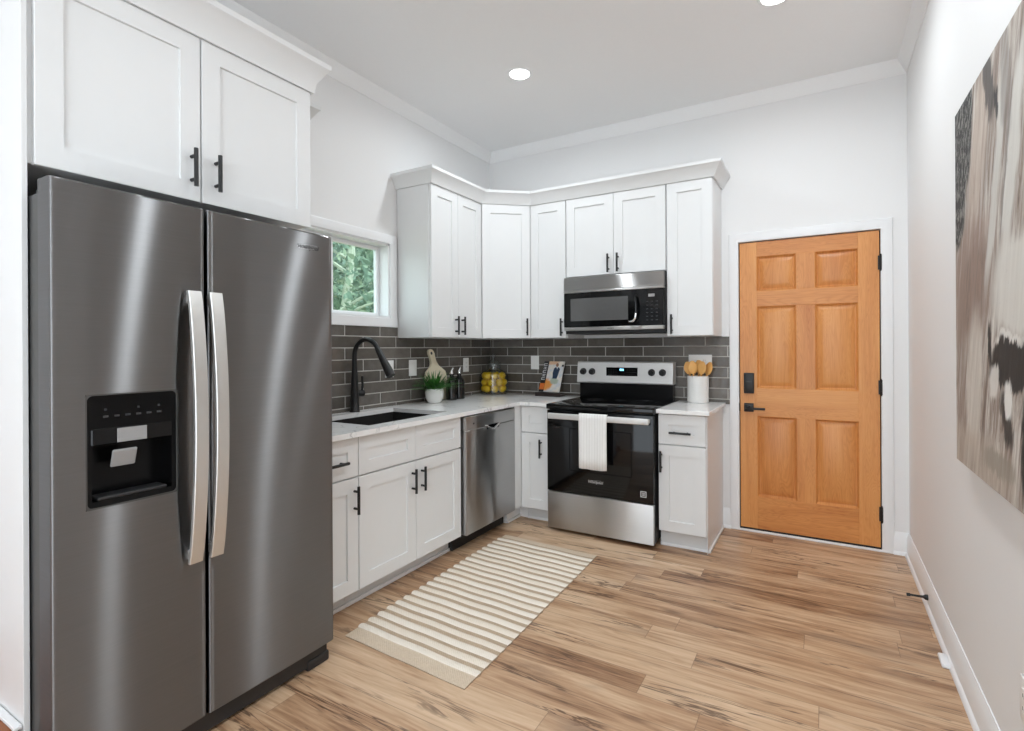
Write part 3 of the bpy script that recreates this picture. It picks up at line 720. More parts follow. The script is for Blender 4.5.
# ------------------------------------------------------------------ range
rg_ = thing('range', 'freestanding electric range with black glass door and steel drawer', 'stove', (1.31, -0.35, 0))
rx0, rx1, ry = 0.9235, 1.6915, -0.688
MB().box(rx0 + 0.004, rx1 - 0.004, -0.65, -0.03, 0.03, 0.862).build('body', M['black_plastic'], rg_, smooth=False)
for lx in (rx0 + 0.05, rx1 - 0.05):
    for ly in (-0.58, -0.08): MB().tube([(lx, ly, 0), (lx, ly, 0.032)], 0.018, 10).build('leg', M['black_plastic'], rg_)
ck = MB().box(rx0, rx1, -0.700, -0.035, 0.866, CZ + 0.003, 0.007, 2).build('cooktop', M['gloss_black'], rg_)
for bx_, by_, br in ((1.12, -0.50, 0.10), (1.50, -0.50, 0.085), (1.12, -0.24, 0.075), (1.50, -0.24, 0.10), (1.31, -0.22, 0.045)):
    MB().lathe((bx_, by_, CZ + 0.003), [(br - 0.003, 0.0001), (br, 0.0001), (br, 0.0006), (br - 0.003, 0.0006)], 40, True).build('burner_ring', M['ring'], ck)
od = MB().box(rx0 + 0.003, rx1 - 0.003, ry, -0.652, 0.288, 0.858, 0.004, 2).build('oven_door', M['gloss_black'], rg_)
wnd = MB()
for (a0, a1, c0, c1) in ((1.097, 1.545, 0.444, 0.45), (1.097, 1.545, 0.734, 0.74), (1.097, 1.103, 0.45, 0.734), (1.539, 1.545, 0.45, 0.734)): wnd.box(a0, a1, ry - 0.0008, ry + 0.001, c0, c1)
wnd.build('window_frame', M['panel_black'], od, smooth=False)
text('lettering', 'Whirlpool', 0.026, face_text(BACK(0), 1.290, ry - 0.0006, 0.385), M['logo_grey'], od, shear=0.25, bold=0.0006)
lg = MB().tube([(1.290 + 0.05 * math.cos(q * 2 * PI / 28) , ry - 0.001, 0.388 + 0.0075 * math.sin(q * 2 * PI / 28) + 0.004 * math.cos(q * 2 * PI / 28)) for q in range(2, 25)], 0.0009, 6)
lg.build('logo_swirl', M['logo_grey'], od)
st = MB(BACK(ry))
for (a0, a1, c0, c1) in ((1.603, 1.642, 0.328, 0.333), (1.603, 1.642, 0.362, 0.367), (1.603, 1.608, 0.333, 0.362), (1.637, 1.642, 0.333, 0.362), (1.613, 1.632, 0.338, 0.342), (1.613, 1.632, 0.346, 0.349), (1.613, 1.632, 0.353, 0.357)):
    st.box(a0, a1, -0.0012, 0.0, c0, c1)
st.build('sticker', M['icon'], od, smooth=False)
hb = MB().box(0.964, 1.676, -0.758, -0.738, 0.806, 0.846, 0.006, 3)
for q in (1.0, 1.65): hb.box(q - 0.02, q + 0.02, -0.742, ry + 0.002, 0.812, 0.838, 0.003)
hb.build('handle', M['console_steel'], od)
MB().box(rx0 + 0.003, rx1 - 0.003, ry, -0.652, 0.024, 0.283, 0.005, 2).build('storage_drawer', M['steel_light'], rg_)
MB().box(rx0 + 0.006, rx1 - 0.020, -0.100, -0.03, CZ, 1.03).build('riser', M['panel_black'], rg_, smooth=False)
cons = MB(); pv = [(-0.132, 1.022), (-0.138, 1.03), (-0.120, 1.182), (-0.112, 1.19), (-0.03, 1.19), (-0.03, 1.022)]
A = [cons._v((rx0 - 0.004, y, z)) for y, z in pv]; B = [cons._v((rx1 - 0.012, y, z)) for y, z in pv]
cons._f(A); cons._f(B[::-1])
for k in range(6): cons._f([A[k], B[k], B[(k + 1) % 6], A[(k + 1) % 6]])
co = cons.build('control_panel', M['console_steel'], rg_)
slope = 0.018 / 0.152
def cy(z): return -0.138 + (z - 1.03) * slope
MB().box(1.165, 1.415, cy(1.11) - 0.0045, cy(1.11) + 0.006, 1.080, 1.146, 0.001).build('display', M['gloss_black'], co)
MB().box(1.275, 1.307, cy(1.11) - 0.0055, cy(1.11) - 0.004, 1.121, 1.136).build('display_digits', M['blue'], co, smooth=False)
for s0 in (1.182, 1.331):
    bt = MB()
    for i in range(3):
        for j in range(4): bt.box(s0 + j * 0.02, s0 + j * 0.02 + 0.008, cy(1.11) - 0.005, cy(1.11) - 0.004, 1.09 + i * 0.018, 1.093 + i * 0.018)
    bt.build('button_print', M['logo_dark'], co, smooth=False)
for kx in (0.972, 1.047, 1.522, 1.603):
    k = MB().tube([(kx, cy(1.112) + 0.004, 1.112), (kx, cy(1.112) - 0.008, 1.111), (kx, cy(1.112) - 0.010, 1.111), (kx, cy(1.112) - 0.030, 1.108)], [0.026, 0.026, 0.022, 0.020], 20)
    k.box(kx - 0.004, kx + 0.004, cy(1.112) - 0.036, cy(1.112) - 0.028, 1.09, 1.13, 0.002)
    k.build('knob', M['black'], co)
# towel over the oven handle
tw = MB(); prof = [(-0.700, 0.66), (-0.708, 0.75), (-0.7165, 0.83), (-0.7175, 0.848), (-0.723, 0.853), (-0.733, 0.854), (-0.741, 0.853), (-0.7455, 0.846), (-0.747, 0.82), (-0.748, 0.74), (-0.750, 0.64), (-0.751, 0.56), (-0.752, 0.490)]
n = 18; rows = []
for i, (y, z) in enumerate(prof):
    t = i / (len(prof) - 1); rows.append([])
    for j in range(n + 1):
        u = j / n; f = max(0, (0.80 - z) / 0.31) if i > 6 else 0.0
        bk = max(0.0, (4 - i) / 4); x = 1.207 + 0.03 * bk + (0.198 - 0.06 * bk) * u + 0.006 * f * (1 - u)
        yy = y - (0.004 * math.sin(u * 9.0 + 1) + 0.003 * math.sin(u * 17)) * f
        rows[-1].append(tw._v((x - 0.004, yy - 0.016, z - (0.004 * math.sin(u * 3) if i == len(prof) - 1 else 0))))
for A, B in zip(rows, rows[1:]):
    for j in range(n): tw._f([A[j], A[j + 1], B[j + 1], B[j]])
two = tw.build('hand_towel', M['towel'])
sm = two.modifiers.new('thick', 'SOLIDIFY'); sm.thickness = 0.003; sm.offset = 1 if two.data.polygons[-1].normal.y < 0 else -1
tag(two, 'ribbed white hand towel hanging over the oven door handle', 'towel')

# ------------------------------------------------------------------ microwave
mw = thing('microwave', 'over-the-range microwave in black glass and steel', 'microwave', (1.31, -0.2, 1.405))
mx0, mx1, my = 0.9285, 1.6885, -0.400
MB().box(mx0, mx1, -0.365, -0.004, 1.405, 1.833, 0.002).build('body', M['black_plastic'], mw)
MB().box(mx0, mx1, my, -0.366, 1.728, 1.830, 0.003).build('vent_band', M['steel'], mw)
MB().box(mx0, mx1, my - 0.006, -0.368, 1.712, 1.727, 0.003).build('vent_lip', M['steel_light'], mw)
md = MB().box(mx0, mx1 - 0.004, my, -0.368, 1.455, 1.711, 0.003).build('door', M['gloss_black'], mw)
MB().box(0.985, 1.432, my - 0.001, my + 0.001, 1.500, 1.668).build('window', plain('mesh_window', rgb(88, 88, 88), 0.12, noise=0.05), md, smooth=False)
MB().box(mx0 + 0.002, mx1 - 0.004, my - 0.003, -0.368, 1.428, 1.454, 0.003).build('lower_band', M['steel_light'], mw)
hp = [(1.492, my, 1.66), (1.492, my - 0.03, 1.655), (1.500, my - 0.036, 1.60), (1.500, my - 0.036, 1.54), (1.494, my - 0.034, 1.505), (1.478, my - 0.03, 1.487), (1.450, my - 0.02, 1.483), (1.436, my, 1.487)]
MB().tube(hp[:4], 0.008, 10).build('handle', M['gloss_black'], md)
MB().tube([(1.500, my - 0.036, 1.59)] + hp[3:], 0.0078, 10).build('handle_glint', M['chrome'], md)  # bright end standing in for the curved highlight on the dark handle
MB().box(1.578, 1.622, my - 0.001, my + 0.001, 1.655, 1.675).build('clock_display', M['grey_plastic'], md, smooth=False)
for i in range(6):
    kp = MB()
    for j in range(3): kp.box(1.562 + j * 0.034, 1.562 + j * 0.034 + 0.014, my - 0.001, my + 0.001, 1.490 + i * 0.026, 1.494 + i * 0.026)
    kp.build('keypad_row', M['logo_dark'], md, smooth=False)
text('lettering', 'Whirlpool', 0.012, face_text(BACK(0), 1.30, my - 0.0036, 1.441), M['logo_dark'], mw, ext=0.0003, shear=0.25)

# ------------------------------------------------------------------ refrigerator
fr = thing('refrigerator', 'stainless steel side-by-side refrigerator with dispenser', 'refrigerator', (0.42, -3.0, 0))
gx = 0.775
MB().box(0.03, gx, -3.447, -2.540, 0.045, 1.745, 0.003).build('body', M['grey_body'], fr)
SAG = 0.003
def fdoor(y0, y1, z0, z1, hole=None):
    b = MB(); n = 26; th = 0.075; xb = gx + 0.008
    def fx_(y):
        t = (2 * y - y0 - y1) / (y1 - y0); q = min(y - y0, y1 - y); e_ = 0.006 * max(0.0, 1 - q / 0.006) ** 2
        return 0.86 - SAG * t * t - e_ + 0.003
    ys = sorted([y0 + (y1 - y0) * k / n for k in range(n + 1)] + [y0 + q for q in (0.0015, 0.003, 0.006)] + [y1 - q for q in (0.0015, 0.003, 0.006)])
    zs = [z0, z0 + 0.006, z1 - 0.006, z1]
    if hole:
        ys = sorted(set([round(v, 5) for v in ys if not any(abs(v - h) < 0.008 for h in hole[:2])] + [hole[0], hole[1]])); zs = [z0, z0 + 0.006, hole[2], hole[3], z1 - 0.006, z1]
    G = [[b._v((fx_(y) - (0.005 if k in (0, len(zs) - 1) else 0), y, z)) for y in ys] for k, z in enumerate(zs)]
    Bk = [[b._v((xb, y, z)) for y in (ys[0], ys[-1])] for z in (zs[0], zs[-1])]
    for k in range(len(zs) - 1):
        for j in range(len(ys) - 1):
            if hole and zs[k] == hole[2] and ys[j] >= hole[0] - 1e-6 and ys[j + 1] <= hole[1] + 1e-6: continue
            b._f([G[k][j], G[k][j + 1], G[k + 1][j + 1], G[k + 1][j]])
    b._f([Bk[0][0]] + G[0] + [Bk[0][1]]); b._f(([Bk[1][0]] + G[-1] + [Bk[1][1]])[::-1])
    b._f([Bk[0][0], Bk[1][0]] + [G[k][0] for k in range(len(zs) - 1, -1, -1)]); b._f(([Bk[0][1], Bk[1][1]] + [G[k][-1] for k in range(len(zs) - 1, -1, -1)])[::-1])
    b._f([Bk[0][0], Bk[0][1], Bk[1][1], Bk[1][0]])
    return b, fx_
H = (-3.388, -3.146, 0.852, 1.176)
b, fxl = fdoor(-3.464, -3.058, 0.085, 1.768, H)
ld = b.build('door', M['steel_fridge'], fr); ld['label'] = 'left door with the ice and water dispenser'
b, fxr = fdoor(-3.049, -2.533, 0.085, 1.768)
rd = b.build('door', M['steel_fridge'], fr); rd['label'] = 'wider right door'
def bowed(yc, par):
    b = MB(); n = 24; w_ = 0.021
    rows = []
    for k in range(n + 1):
        t = k / n; z = 0.615 + (1.490 - 0.615) * t; bow = math.sin(PI * t) ** 0.75
        xo = 0.888 + 0.038 * bow; xi = xo - 0.013
        rows.append([b._v((xi, yc - w_, z)), b._v((xo - 0.002, yc - w_, z)), b._v((xo, yc - w_ + 0.002, z)), b._v((xo, yc + w_ - 0.002, z)), b._v((xo - 0.002, yc + w_, z)), b._v((xi, yc + w_, z))])
    for A, B in zip(rows, rows[1:]):
        for j in range(6): b._f([A[j], A[(j + 1) % 6], B[(j + 1) % 6], B[j]])
    b._f(rows[0][::-1]); b._f(rows[-1])
    for z in (0.64, 1.465): b.box(0.855, 0.89, yc - 0.014, yc + 0.014, z - 0.016, z + 0.016, 0.003)
    b.build('handle', M['steel_handle'], par)
bowed(-3.104, ld); bowed(-3.036, rd)
# dispenser
def rrect(y0, y1, z0, z1, r, n=6):
    out = []
    for cy_, cz_, a0 in ((y1 - r, z1 - r, 0), (y0 + r, z1 - r, PI / 2), (y0 + r, z0 + r, PI), (y1 - r, z0 + r, 1.5 * PI)):
        for k in range(n + 1): out.append((cy_ + r * math.cos(a0 + k / n * PI / 2), cz_ + r * math.sin(a0 + k / n * PI / 2)))
    return out
def slab(b, ring, x0, x1):
    A = [b._v((x0, y, z)) for y, z in ring]; B = [b._v((x1, y, z)) for y, z in ring]; n = len(ring)
    for k in range(n): b._f([A[k], A[(k + 1) % n], B[(k + 1) % n], B[k]])
    return A, B
b = MB(); big = rrect(H[0] - 0.003, H[1] + 0.003, H[2] - 0.003, H[3] + 0.003, 0.018); inn = rrect(H[0] + 0.004, H[1] - 0.004, H[2] + 0.004, H[3] - 0.004, 0.014)
A, B = slab(b, big, 0.850, 0.8605); A2, B2 = slab(b, inn, 0.858, 0.8605); n = len(big)
for k in range(n): b._f([B[k], B[(k + 1) % n], B2[(k + 1) % n], B2[k]])
bz = b.build('dispenser_bezel', M['grey_body'], ld)
b = MB(); xf = 0.857
for (p0, p1, q0, q1) in ((H[0], H[1], 1.075, H[3]), (H[0], H[0] + 0.016, H[2], 1.075), (H[1] - 0.016, H[1], H[2], 1.075), (H[0] + 0.016, H[1] - 0.016, H[2], 0.872)): b.box(0.79, xf, p0, p1, q0, q1)
b.box(0.785, 0.79, H[0], H[1], H[2], H[3])
dp = b.build('dispenser', M['panel_black'], ld, smooth=False)
MB().box(0.80, 0.8605, H[0] + 0.014, H[1] - 0.014, 1.030, 1.078, 0.003).build('dispenser_head', M['gloss_black'], ld)
MB().box(0.8605, 0.8625, -3.312, -3.234, 1.033, 1.074, 0.001).build('dispenser_badge', M['grey_plastic'], ld)
pd = MB(Matrix.Translation((0.842, -3.287, 0.986)) @ Matrix.Rotation(math.radians(18), 4, 'Y')); pd.box(-0.004, 0.004, -0.032, 0.032, -0.028, 0.026, 0.003); pd.build('ice_paddle', M['grey_plastic'], ld)
MB().box(0.80, 0.858, H[0] + 0.03, H[1] - 0.03, 0.872, 0.882, 0.003).build('drip_tray', M['grille'], ld)
ic = MB()
for k in range(6): ic.box(xf, xf + 0.0015, -3.345 + k * 0.028, -3.345 + k * 0.028 + 0.013, 1.108, 1.114)
for k in (0, 3, 5): ic.box(xf, xf + 0.0015, -3.342 + k * 0.028, -3.342 + k * 0.028 + 0.006, 1.128, 1.134)
ic.build('dispenser_icons', M['logo_dark'], ld, smooth=False)
text('lettering', 'Whirlpool', 0.024, face_text(LEFT(0), -2.655, -fxr(-2.655) - 0.0008, 1.705), M['logo_dark'], rd, shear=0.25)
b = MB().tube([(fxr(-2.655) + 0.001, -2.655 + 0.05 * math.cos(q * 2 * PI / 28), 1.707 + 0.0085 * math.sin(q * 2 * PI / 28) + 0.004 * math.cos(q * 2 * PI / 28)) for q in range(2, 25)], 0.0008, 6); b.build('logo_swirl', M['logo_grey'], rd)
MB().box(0.70, 0.832, -3.447, -2.545, 0.014, 0.082, 0.003).build('base_grille', M['grille'], fr)
for yc in (-3.40, -2.60): 
    MB().box(0.66, 0.838, yc - 0.045, yc + 0.062, 0.0, 0.042, 0.008, 2).box(0.72, 0.80, yc - 0.02, yc + 0.045, 0.04, 0.075, 0.003).build('foot', M['grille'], fr)
for yc in (-3.38, -2.64): MB().box(0.66, 0.84, yc - 0.05, yc + 0.05, 1.746, 1.775 - 0.006, 0.005).build('hinge_cover', M['grey_body'], fr)

# ------------------------------------------------------------------ recessed ceiling lights
def can(x, y, label):
    t = thing('recessed_light', label, 'ceiling light', (x, y, CEIL), 'recessed ceiling lights')
    MB().lathe((x, y, CEIL), [(0.062, -0.002), (0.066, -0.006), (0.080, -0.004), (0.084, -0.0005), (0.084, 0.0), (0.062, 0.0)], 32, True).build('trim_ring', M['trim'], t)
    MB().lathe((x, y, CEIL), [(0, -0.003), (0.0625, -0.003), (0.0625, -0.001), (0, -0.001)], 32).build('diffuser', M['lamp'], t)
    ld_ = bpy.data.lights.new('can_lamp', 'AREA'); ld_.shape = 'DISK'; ld_.size = 0.12; ld_.energy = CAN_W; ld_.color = (0.89, 0.955, 1.0); ld_.spread = math.radians(168)
    lo = bpy.data.objects.new('can_lamp', ld_); COL.objects.link(lo); lo.parent = t; lo.location = (0, 0, -0.006)
can(0.945, -1.09, 'round recessed ceiling light left of centre, whole disc showing')
can(2.43, -1.08, 'round recessed ceiling light cut off by the top edge above the door')
can(2.50, -2.27, 'round recessed ceiling light over the middle of the floor, outside the frame')
can(2.43, -4.0, 'round recessed ceiling light added unseen over the camera side')  # extra lamp out of view, added for its light
can(0.945, -4.9, 'round recessed ceiling light added unseen over the far camera side')  # another unseen lamp put in to light the room

# ------------------------------------------------------------------ outlets
def plate(Fm, u, z, wd, label, kind, y=-0.0115, ht=0.118):
    t = thing('wall_outlet', label, 'outlet', tuple(Fm @ Vector((u, y, z))), 'wall outlets and switches')
    MB(Fm).box(u - wd / 2, u + wd / 2, y - 0.006, y - 0.0005, z - ht / 2, z + ht / 2, 0.002, 2).build('cover_plate', M['white_plastic'], t)
    n = 1 if wd < 0.1 else 2
    for k in range(n):
        uc = u + (k - (n - 1) / 2) * 0.058
        MB(Fm).box(uc - 0.017, uc + 0.017, y - 0.0085, y - 0.005, z - 0.034, z + 0.034, 0.001).build('insert', M['white_plastic'], t)
        if kind == 'outlet':
            for q in (-0.017, 0.017): MB(Fm).box(uc - 0.007, uc - 0.005, y - 0.009, y - 0.008, z + q - 0.004, z + q + 0.005).box(uc + 0.005, uc + 0.007, y - 0.009, y - 0.008, z + q - 0.004, z + q + 0.005).build('socket', M['black_plastic'], t, smooth=False)
plate(LEFT(0), -1.318, 1.160, 0.082, 'white wall plate half hidden by the faucet spray head', 'outlet')
plate(LEFT(0), -1.075, 1.158, 0.082, 'white switch plate between the faucet and the potted plant', 'switch')
plate(LEFT(0), -0.405, 1.160, 0.078, 'white wall plate between the dark bottles and the lemon jar', 'outlet')
plate(BACK(0), 0.470, 1.174, 0.078, 'white switch plate on the back wall beside the magazine', 'switch')
plate(BACK(0), 1.850, 1.185, 0.165, 'wide white double plate behind the wooden spoons', 'outlet')
plate(frame((XR, 0, 0), (0, -1, 0)), 2.185, 0.362, 0.085, 'white outlet plate low on the right wall at the frame edge', 'outlet', y=0.0)

# ------------------------------------------------------------------ painting on the right wall
pt = thing('painting', 'large abstract canvas in charcoal, taupe and white on right wall', 'painting', (XR - 0.04, -1.605, 0.893))
MB().box(XR - 0.042, XR - 0.0405, -2.60, -1.60, 0.893, 2.128).build('canvas', M['canvas'], pt, smooth=False)
MB().box(XR - 0.040, XR - 0.001, -2.599, -1.606, 0.894, 2.127).build('stretcher_frame', M['canvas_edge'], pt, smooth=False)

# door stop on the skirting
ds = thing('door_stop', 'black rigid door stop sticking out of the right baseboard', 'door stop', (XR - 0.014, -0.765, 0.052))
MB().tube([(XR - 0.014, -0.765, 0.052), (XR - 0.024, -0.765, 0.052), (XR - 0.034, -0.765, 0.052), (XR - 0.085, -0.765, 0.050)], [0.014, 0.013, 0.006, 0.005], 12).build('post', M['black'], ds)
MB().tube([(XR - 0.085, -0.765, 0.050), (XR - 0.10, -0.765, 0.049)], 0.008, 12).build('tip', M['black_plastic'], ds)

# ------------------------------------------------------------------ rug
rb = MB(); RX, RY, RW, RL = 1.083, -1.674, 0.700, 1.455
NY = 420; NX = 14; cols = []; rows = []
E0, E1 = 0.078, 0.05; NR = 21; pitch = (RL - E0 - E1) / NR
ang = math.radians(1.5); ca, sa = math.cos(ang), math.sin(ang)
for i in range(NY + 1):
    v = i / NY * RL; q = v - E0
    if v < E0 or v > RL - E1: hgt, stp, wx = 0.004, 0.46, 0.0
    else:
        ph = (q / pitch) % 1.0; wide = int(q / pitch) % 2 == 0
        wv_ = math.sin(PI * min(1, ph / 0.66)) if ph < 0.66 else 0
        hgt = 0.004 + 0.006 * max(0, wv_) ** 0.6; stp = (1.0 if ph < 0.62 else 0.24) * (1 if wide else 0.86)
        if 0.60 <= ph < 0.68: stp = 0.5
        wx = 0.006 * max(0, wv_)
    row = []
    for j in range(NX + 1):
        u = (j / NX - 0.5); x = u * (RW + 2 * wx - 0.01); y = v - RL / 2
        row.append(rb._v((RX + x * ca - y * sa, RY + x * sa + y * ca - 0.055 * u, hgt + 0.0012 * math.sin(x * 21 + v * 9))))
    rows.append(row); cols.append(stp)
fc_ = []
for i, (A, B) in enumerate(zip(rows, rows[1:])):
    for j in range(NX): rb._f([A[j], A[j + 1], B[j + 1], B[j]]); fc_.append(cols[i])
bot = [rb._v((v.co.x, v.co.y, 0.0006)) for v in (rows[0][0], rows[0][-1], rows[-1][-1], rows[-1][0])]
for side in ([r[0] for r in rows], [r[-1] for r in rows], rows[0], rows[-1]):
    lo = [rb._v((v.co.x, v.co.y, 0.0006)) for v in side]
    for k in range(len(side) - 1): rb._f([side[k], side[k + 1], lo[k + 1], lo[k]]); fc_.append(0.12)
rb._f(bot); fc_.append(0.1)
ru = rb.build('rug', M['rug'], recalc=True)
at = ru.data.attributes.new('stripe', 'FLOAT', 'FACE'); at.data.foreach_set('value', fc_)
tag(ru, 'cream and tan striped flat-woven runner rug on the wood floor', 'rug')

# ------------------------------------------------------------------ things on the counters
# potted plant
px, py = 0.150, -0.993
pp = thing('potted_plant', 'grassy green plant in a rounded white pot', 'plant', (px, py, CZ))
MB().lathe((px, py, CZ), [(0, 0.001), (0.042, 0.001), (0.050, 0.006), (0.065, 0.04), (0.068, 0.075), (0.065, 0.102), (0.062, 0.105), (0.060, 0.102), (0.062, 0.075), (0.0, 0.07)], 32).build('pot', M['ceramic'], pp)
MB().lathe((px, py, CZ), [(0, 0.092), (0.0605, 0.09), (0.0605, 0.07), (0, 0.07)], 24).build('soil', M['soil'], pp)
lf = MB()
for k in range(300):
    a = random.uniform(0, 2 * PI); r0 = 0.05 * math.sqrt(random.random()); lean = random.uniform(0.03, 0.20); hgt = random.uniform(0.10, 0.19) - lean * 0.45
    bx_, by_ = px + r0 * math.cos(a), py + r0 * math.sin(a); w_ = random.uniform(0.0035, 0.006); a2 = a + random.uniform(-0.5, 0.5)
    dx, dy = math.cos(a2), math.sin(a2); prev = None
    for s in range(6):
        t = s / 5; ww = w_ * (1 - t ** 2.2) + 0.0004
        cz_ = CZ + 0.088 + hgt * (t - 0.22 * t ** 3 * (lean / 0.12)); cx_ = max(0.104 - 0.13 * (cz_ - CZ), bx_ + dx * lean * t ** 1.6); cy_ = min(by_ + dy * lean * t ** 1.6, py + 0.172)
        pr_ = (lf._v((cx_ - dy * ww, cy_ + dx * ww, cz_)), lf._v((cx_ + dy * ww, cy_ - dx * ww, cz_ + 0.001)))
        if prev: lf._f([prev[0], prev[1], pr_[1], pr_[0]])
        prev = pr_
lf.build('foliage', M['leaf'], pp, recalc=False)
# cutting board, leaning on the tiles
th = math.atan2(0.05, 0.38)
cbM = Matrix.Translation((0.073, -0.848, CZ)) @ Matrix.Rotation(-th, 4, 'Y') @ frame((0, 0, 0), (0, 1, 0))
outl = []
halfp = [(0.098, 0.004), (0.112, 0.012), (0.122, 0.12), (0.124, 0.19), (0.112, 0.225), (0.075, 0.25), (0.045, 0.272), (0.031, 0.30), (0.029, 0.335), (0.034, 0.362), (0.030, 0.382), (0.016, 0.395)]
outl = [(x, z) for x, z in halfp] + [(0, 0.398)] + [(-x, z) for x, z in halfp[::-1]]
outl = [(x - 0.25 * max(0, z - 0.24), z) for x, z in outl]
cbo = thing('cutting_board', 'pale wooden paddle cutting board leaning behind the potted plant', 'cutting board', (0.073, -0.848, CZ))
bb = MB(cbM).prism(outl, -0.009, 0.009)
bmesh.ops.bevel(bb.bm, geom=[e_ for e_ in bb.bm.edges if len(e_.link_faces) == 2 and e_.calc_face_angle() > 1.2], offset=0.002, segments=1, affect='EDGES')
bb.build('board', M['board'], cbo)
MB(cbM @ Matrix.Translation((-0.035, 0, 0.366))).tube([(0, -0.0096, 0), (0, 0.0096, 0)], 0.0115, 16).build('hanging_hole', M['black_plastic'], cbo)
# two dark bottles with steel pourers
def bottle(x, y, label):
    t = thing('oil_bottle', label, 'bottle', (x, y, CZ), 'dark oil bottles')
    MB().lathe((x, y, CZ), [(0, 0.001), (0.040, 0.001), (0.044, 0.006), (0.044, 0.135), (0.040, 0.155), (0.020, 0.175), (0.016, 0.185), (0.016, 0.205), (0, 0.205)], 24).build('bottle', M['bottle'], t)
    MB().tube([(x, y, CZ + 0.202), (x, y, CZ + 0.214), (x + 0.002, y, CZ + 0.232), (x + 0.012, y + 0.003, CZ + 0.25)], [0.017, 0.013, 0.007, 0.006], 12).build('pourer', M['chrome'], t)
bottle(0.140, -0.770, 'dark glass bottle with steel pourer next to the potted plant')
bottle(0.140, -0.672, 'dark glass bottle with steel pourer nearer the lemon jar')
# apothecary jar with lemons
jx, jy = 0.135, -0.155
jr = thing('glass_jar', 'clear lidded glass jar full of lemons in the counter corner', 'jar', (jx, jy, CZ))
MB().lathe((jx, jy, CZ), [(0, 0.001), (0.118, 0.001), (0.125, 0.008), (0.127, 0.03), (0.127, 0.150), (0.120, 0.178), (0.09, 0.20), (0.066, 0.212), (0.062, 0.225), (0.062, 0.255), (0.058, 0.255), (0.058, 0.224), (0.064, 0.208), (0.088, 0.195), (0.116, 0.174), (0.123, 0.15), (0.123, 0.012), (0, 0.010)], 36).build('body', M['jar_glass'], jr)
MB().lathe((jx, jy, CZ), [(0, 0.258), (0.066, 0.258), (0.068, 0.264), (0.064, 0.278), (0.03, 0.296), (0.012, 0.303), (0.010, 0.312), (0.018, 0.322), (0.021, 0.336), (0.014, 0.35), (0, 0.354)], 32).build('lid', M['jar_glass'], jr)
lm = MB(); pr = [(0, -0.044), (0.007, -0.042), (0.013, -0.036), (0.025, -0.026), (0.0325, -0.010), (0.0335, 0.004), (0.029, 0.02), (0.018, 0.032), (0.010, 0.038), (0.006, 0.043), (0, 0.045)]
lm.lathe((0, 0, 0), pr, 18)
l0 = lm.build('lemon', M['lemon']); tag(l0, 'yellow lemon inside the clear glass jar', 'lemon', 'lemons in the glass jar')
first = True
for layer in range(3):
    for k in range(8):
        if k == 7: rr, aa = 0.0, 0.0
        else: rr, aa = (0.083, 0.083, 0.077)[layer], k * 2 * PI / 7 + layer * 0.45
        o = l0 if first else l0.copy()
        if not first: COL.objects.link(o)
        first = False
        o.location = (jx + rr * math.cos(aa), jy + rr * math.sin(aa), CZ + 0.0475 + layer * 0.056)
        o.rotation_euler = (PI / 2 + random.uniform(-0.3, 0.3), random.uniform(-0.3, 0.3), aa + random.choice((0, PI)) + random.uniform(-0.25, 0.25)) if rr else (PI / 2, 0.1, 0.8 + layer)
        s = random.uniform(0.9, 0.99) if rr else 0.84; o.scale = (s, s, s * 0.8)
# magazine on a small dark stand
tilt = math.atan2(0.115, 0.27)
mgM = Matrix.Translation((0.664, -0.140, CZ + 0.034)) @ Matrix.Rotation(math.radians(-4), 4, 'Z') @ Matrix.Rotation(-tilt, 4, 'X')
sd = thing('book_stand', 'small dark wooden easel stand holding up the magazine', 'book stand', (0.672, -0.12, CZ))
MB(Matrix.Translation((0.672, -0.12, CZ))).box(-0.115, 0.115, -0.062, 0.045, 0.0, 0.014, 0.003).box(-0.115, 0.115, -0.062, -0.052, 0.012, 0.032, 0.002).build('ledge', M['stand'], sd)
MB(mgM).box(-0.10, 0.10, 0.008, 0.016, -0.004, 0.255, 0.002).build('back_board', M['stand'], sd)
MB(Matrix.Translation((0.672, -0.12, CZ))).tube([(0, 0.035, 0.012), (0, 0.078, 0.20)], 0.008, 8).build('prop_leg', M['stand'], sd)
mg = bpy.data.objects.new('magazine', None); COL.objects.link(mg); mg.matrix_world = mgM; ROOTS['magazine'] = mgM
tag(mg, 'magazine with a figure on the cover propped on the stand', 'magazine')
MB(mgM).box(-0.098, 0.098, -0.002, 0.0065, 0.0, 0.272).build('pages', M['white_plastic'], mg, smooth=False)
MB(mgM).box(-0.05, 0.098, -0.0032, -0.002, 0.0, 0.272).build('cover_picture', M['cover'], mg, smooth=False)
MB(mgM).box(-0.098, -0.05, -0.0032, -0.002, 0.0, 0.272).build('cover_strip', M['cover_strip'], mg, smooth=False)
lt = MB(mgM)
for k, zc in enumerate((0.115, 0.147, 0.179, 0.211, 0.243)):
    lt.box(-0.095, -0.062, -0.0038, -0.003, zc - 0.011, zc - 0.006).box(-0.095, -0.062, -0.0038, -0.003, zc + 0.005, zc + 0.010)
    if k % 2 == 0: lt.box(-0.095, -0.089, -0.0038, -0.003, zc - 0.006, zc + 0.005)
    else: lt.box(-0.081, -0.075, -0.0038, -0.003, zc - 0.006, zc + 0.005)
lt.build('cover_lettering', M['lettering'], mg, smooth=False)
MB(mgM).box(-0.097, -0.052, -0.0037, -0.003, 0.02, 0.075).build('cover_block', M['orange_print'], mg, smooth=False)
fg = MB(mgM)
fg.prism([(0.012, 0.118), (0.052, 0.118), (0.058, 0.15), (0.066, 0.205), (0.048, 0.222), (0.040, 0.20), (0.026, 0.222), (0.008, 0.208), (0.004, 0.17)], -0.0037, -0.003)
fg.build('printed_jacket', M['navy'], mg, smooth=False)
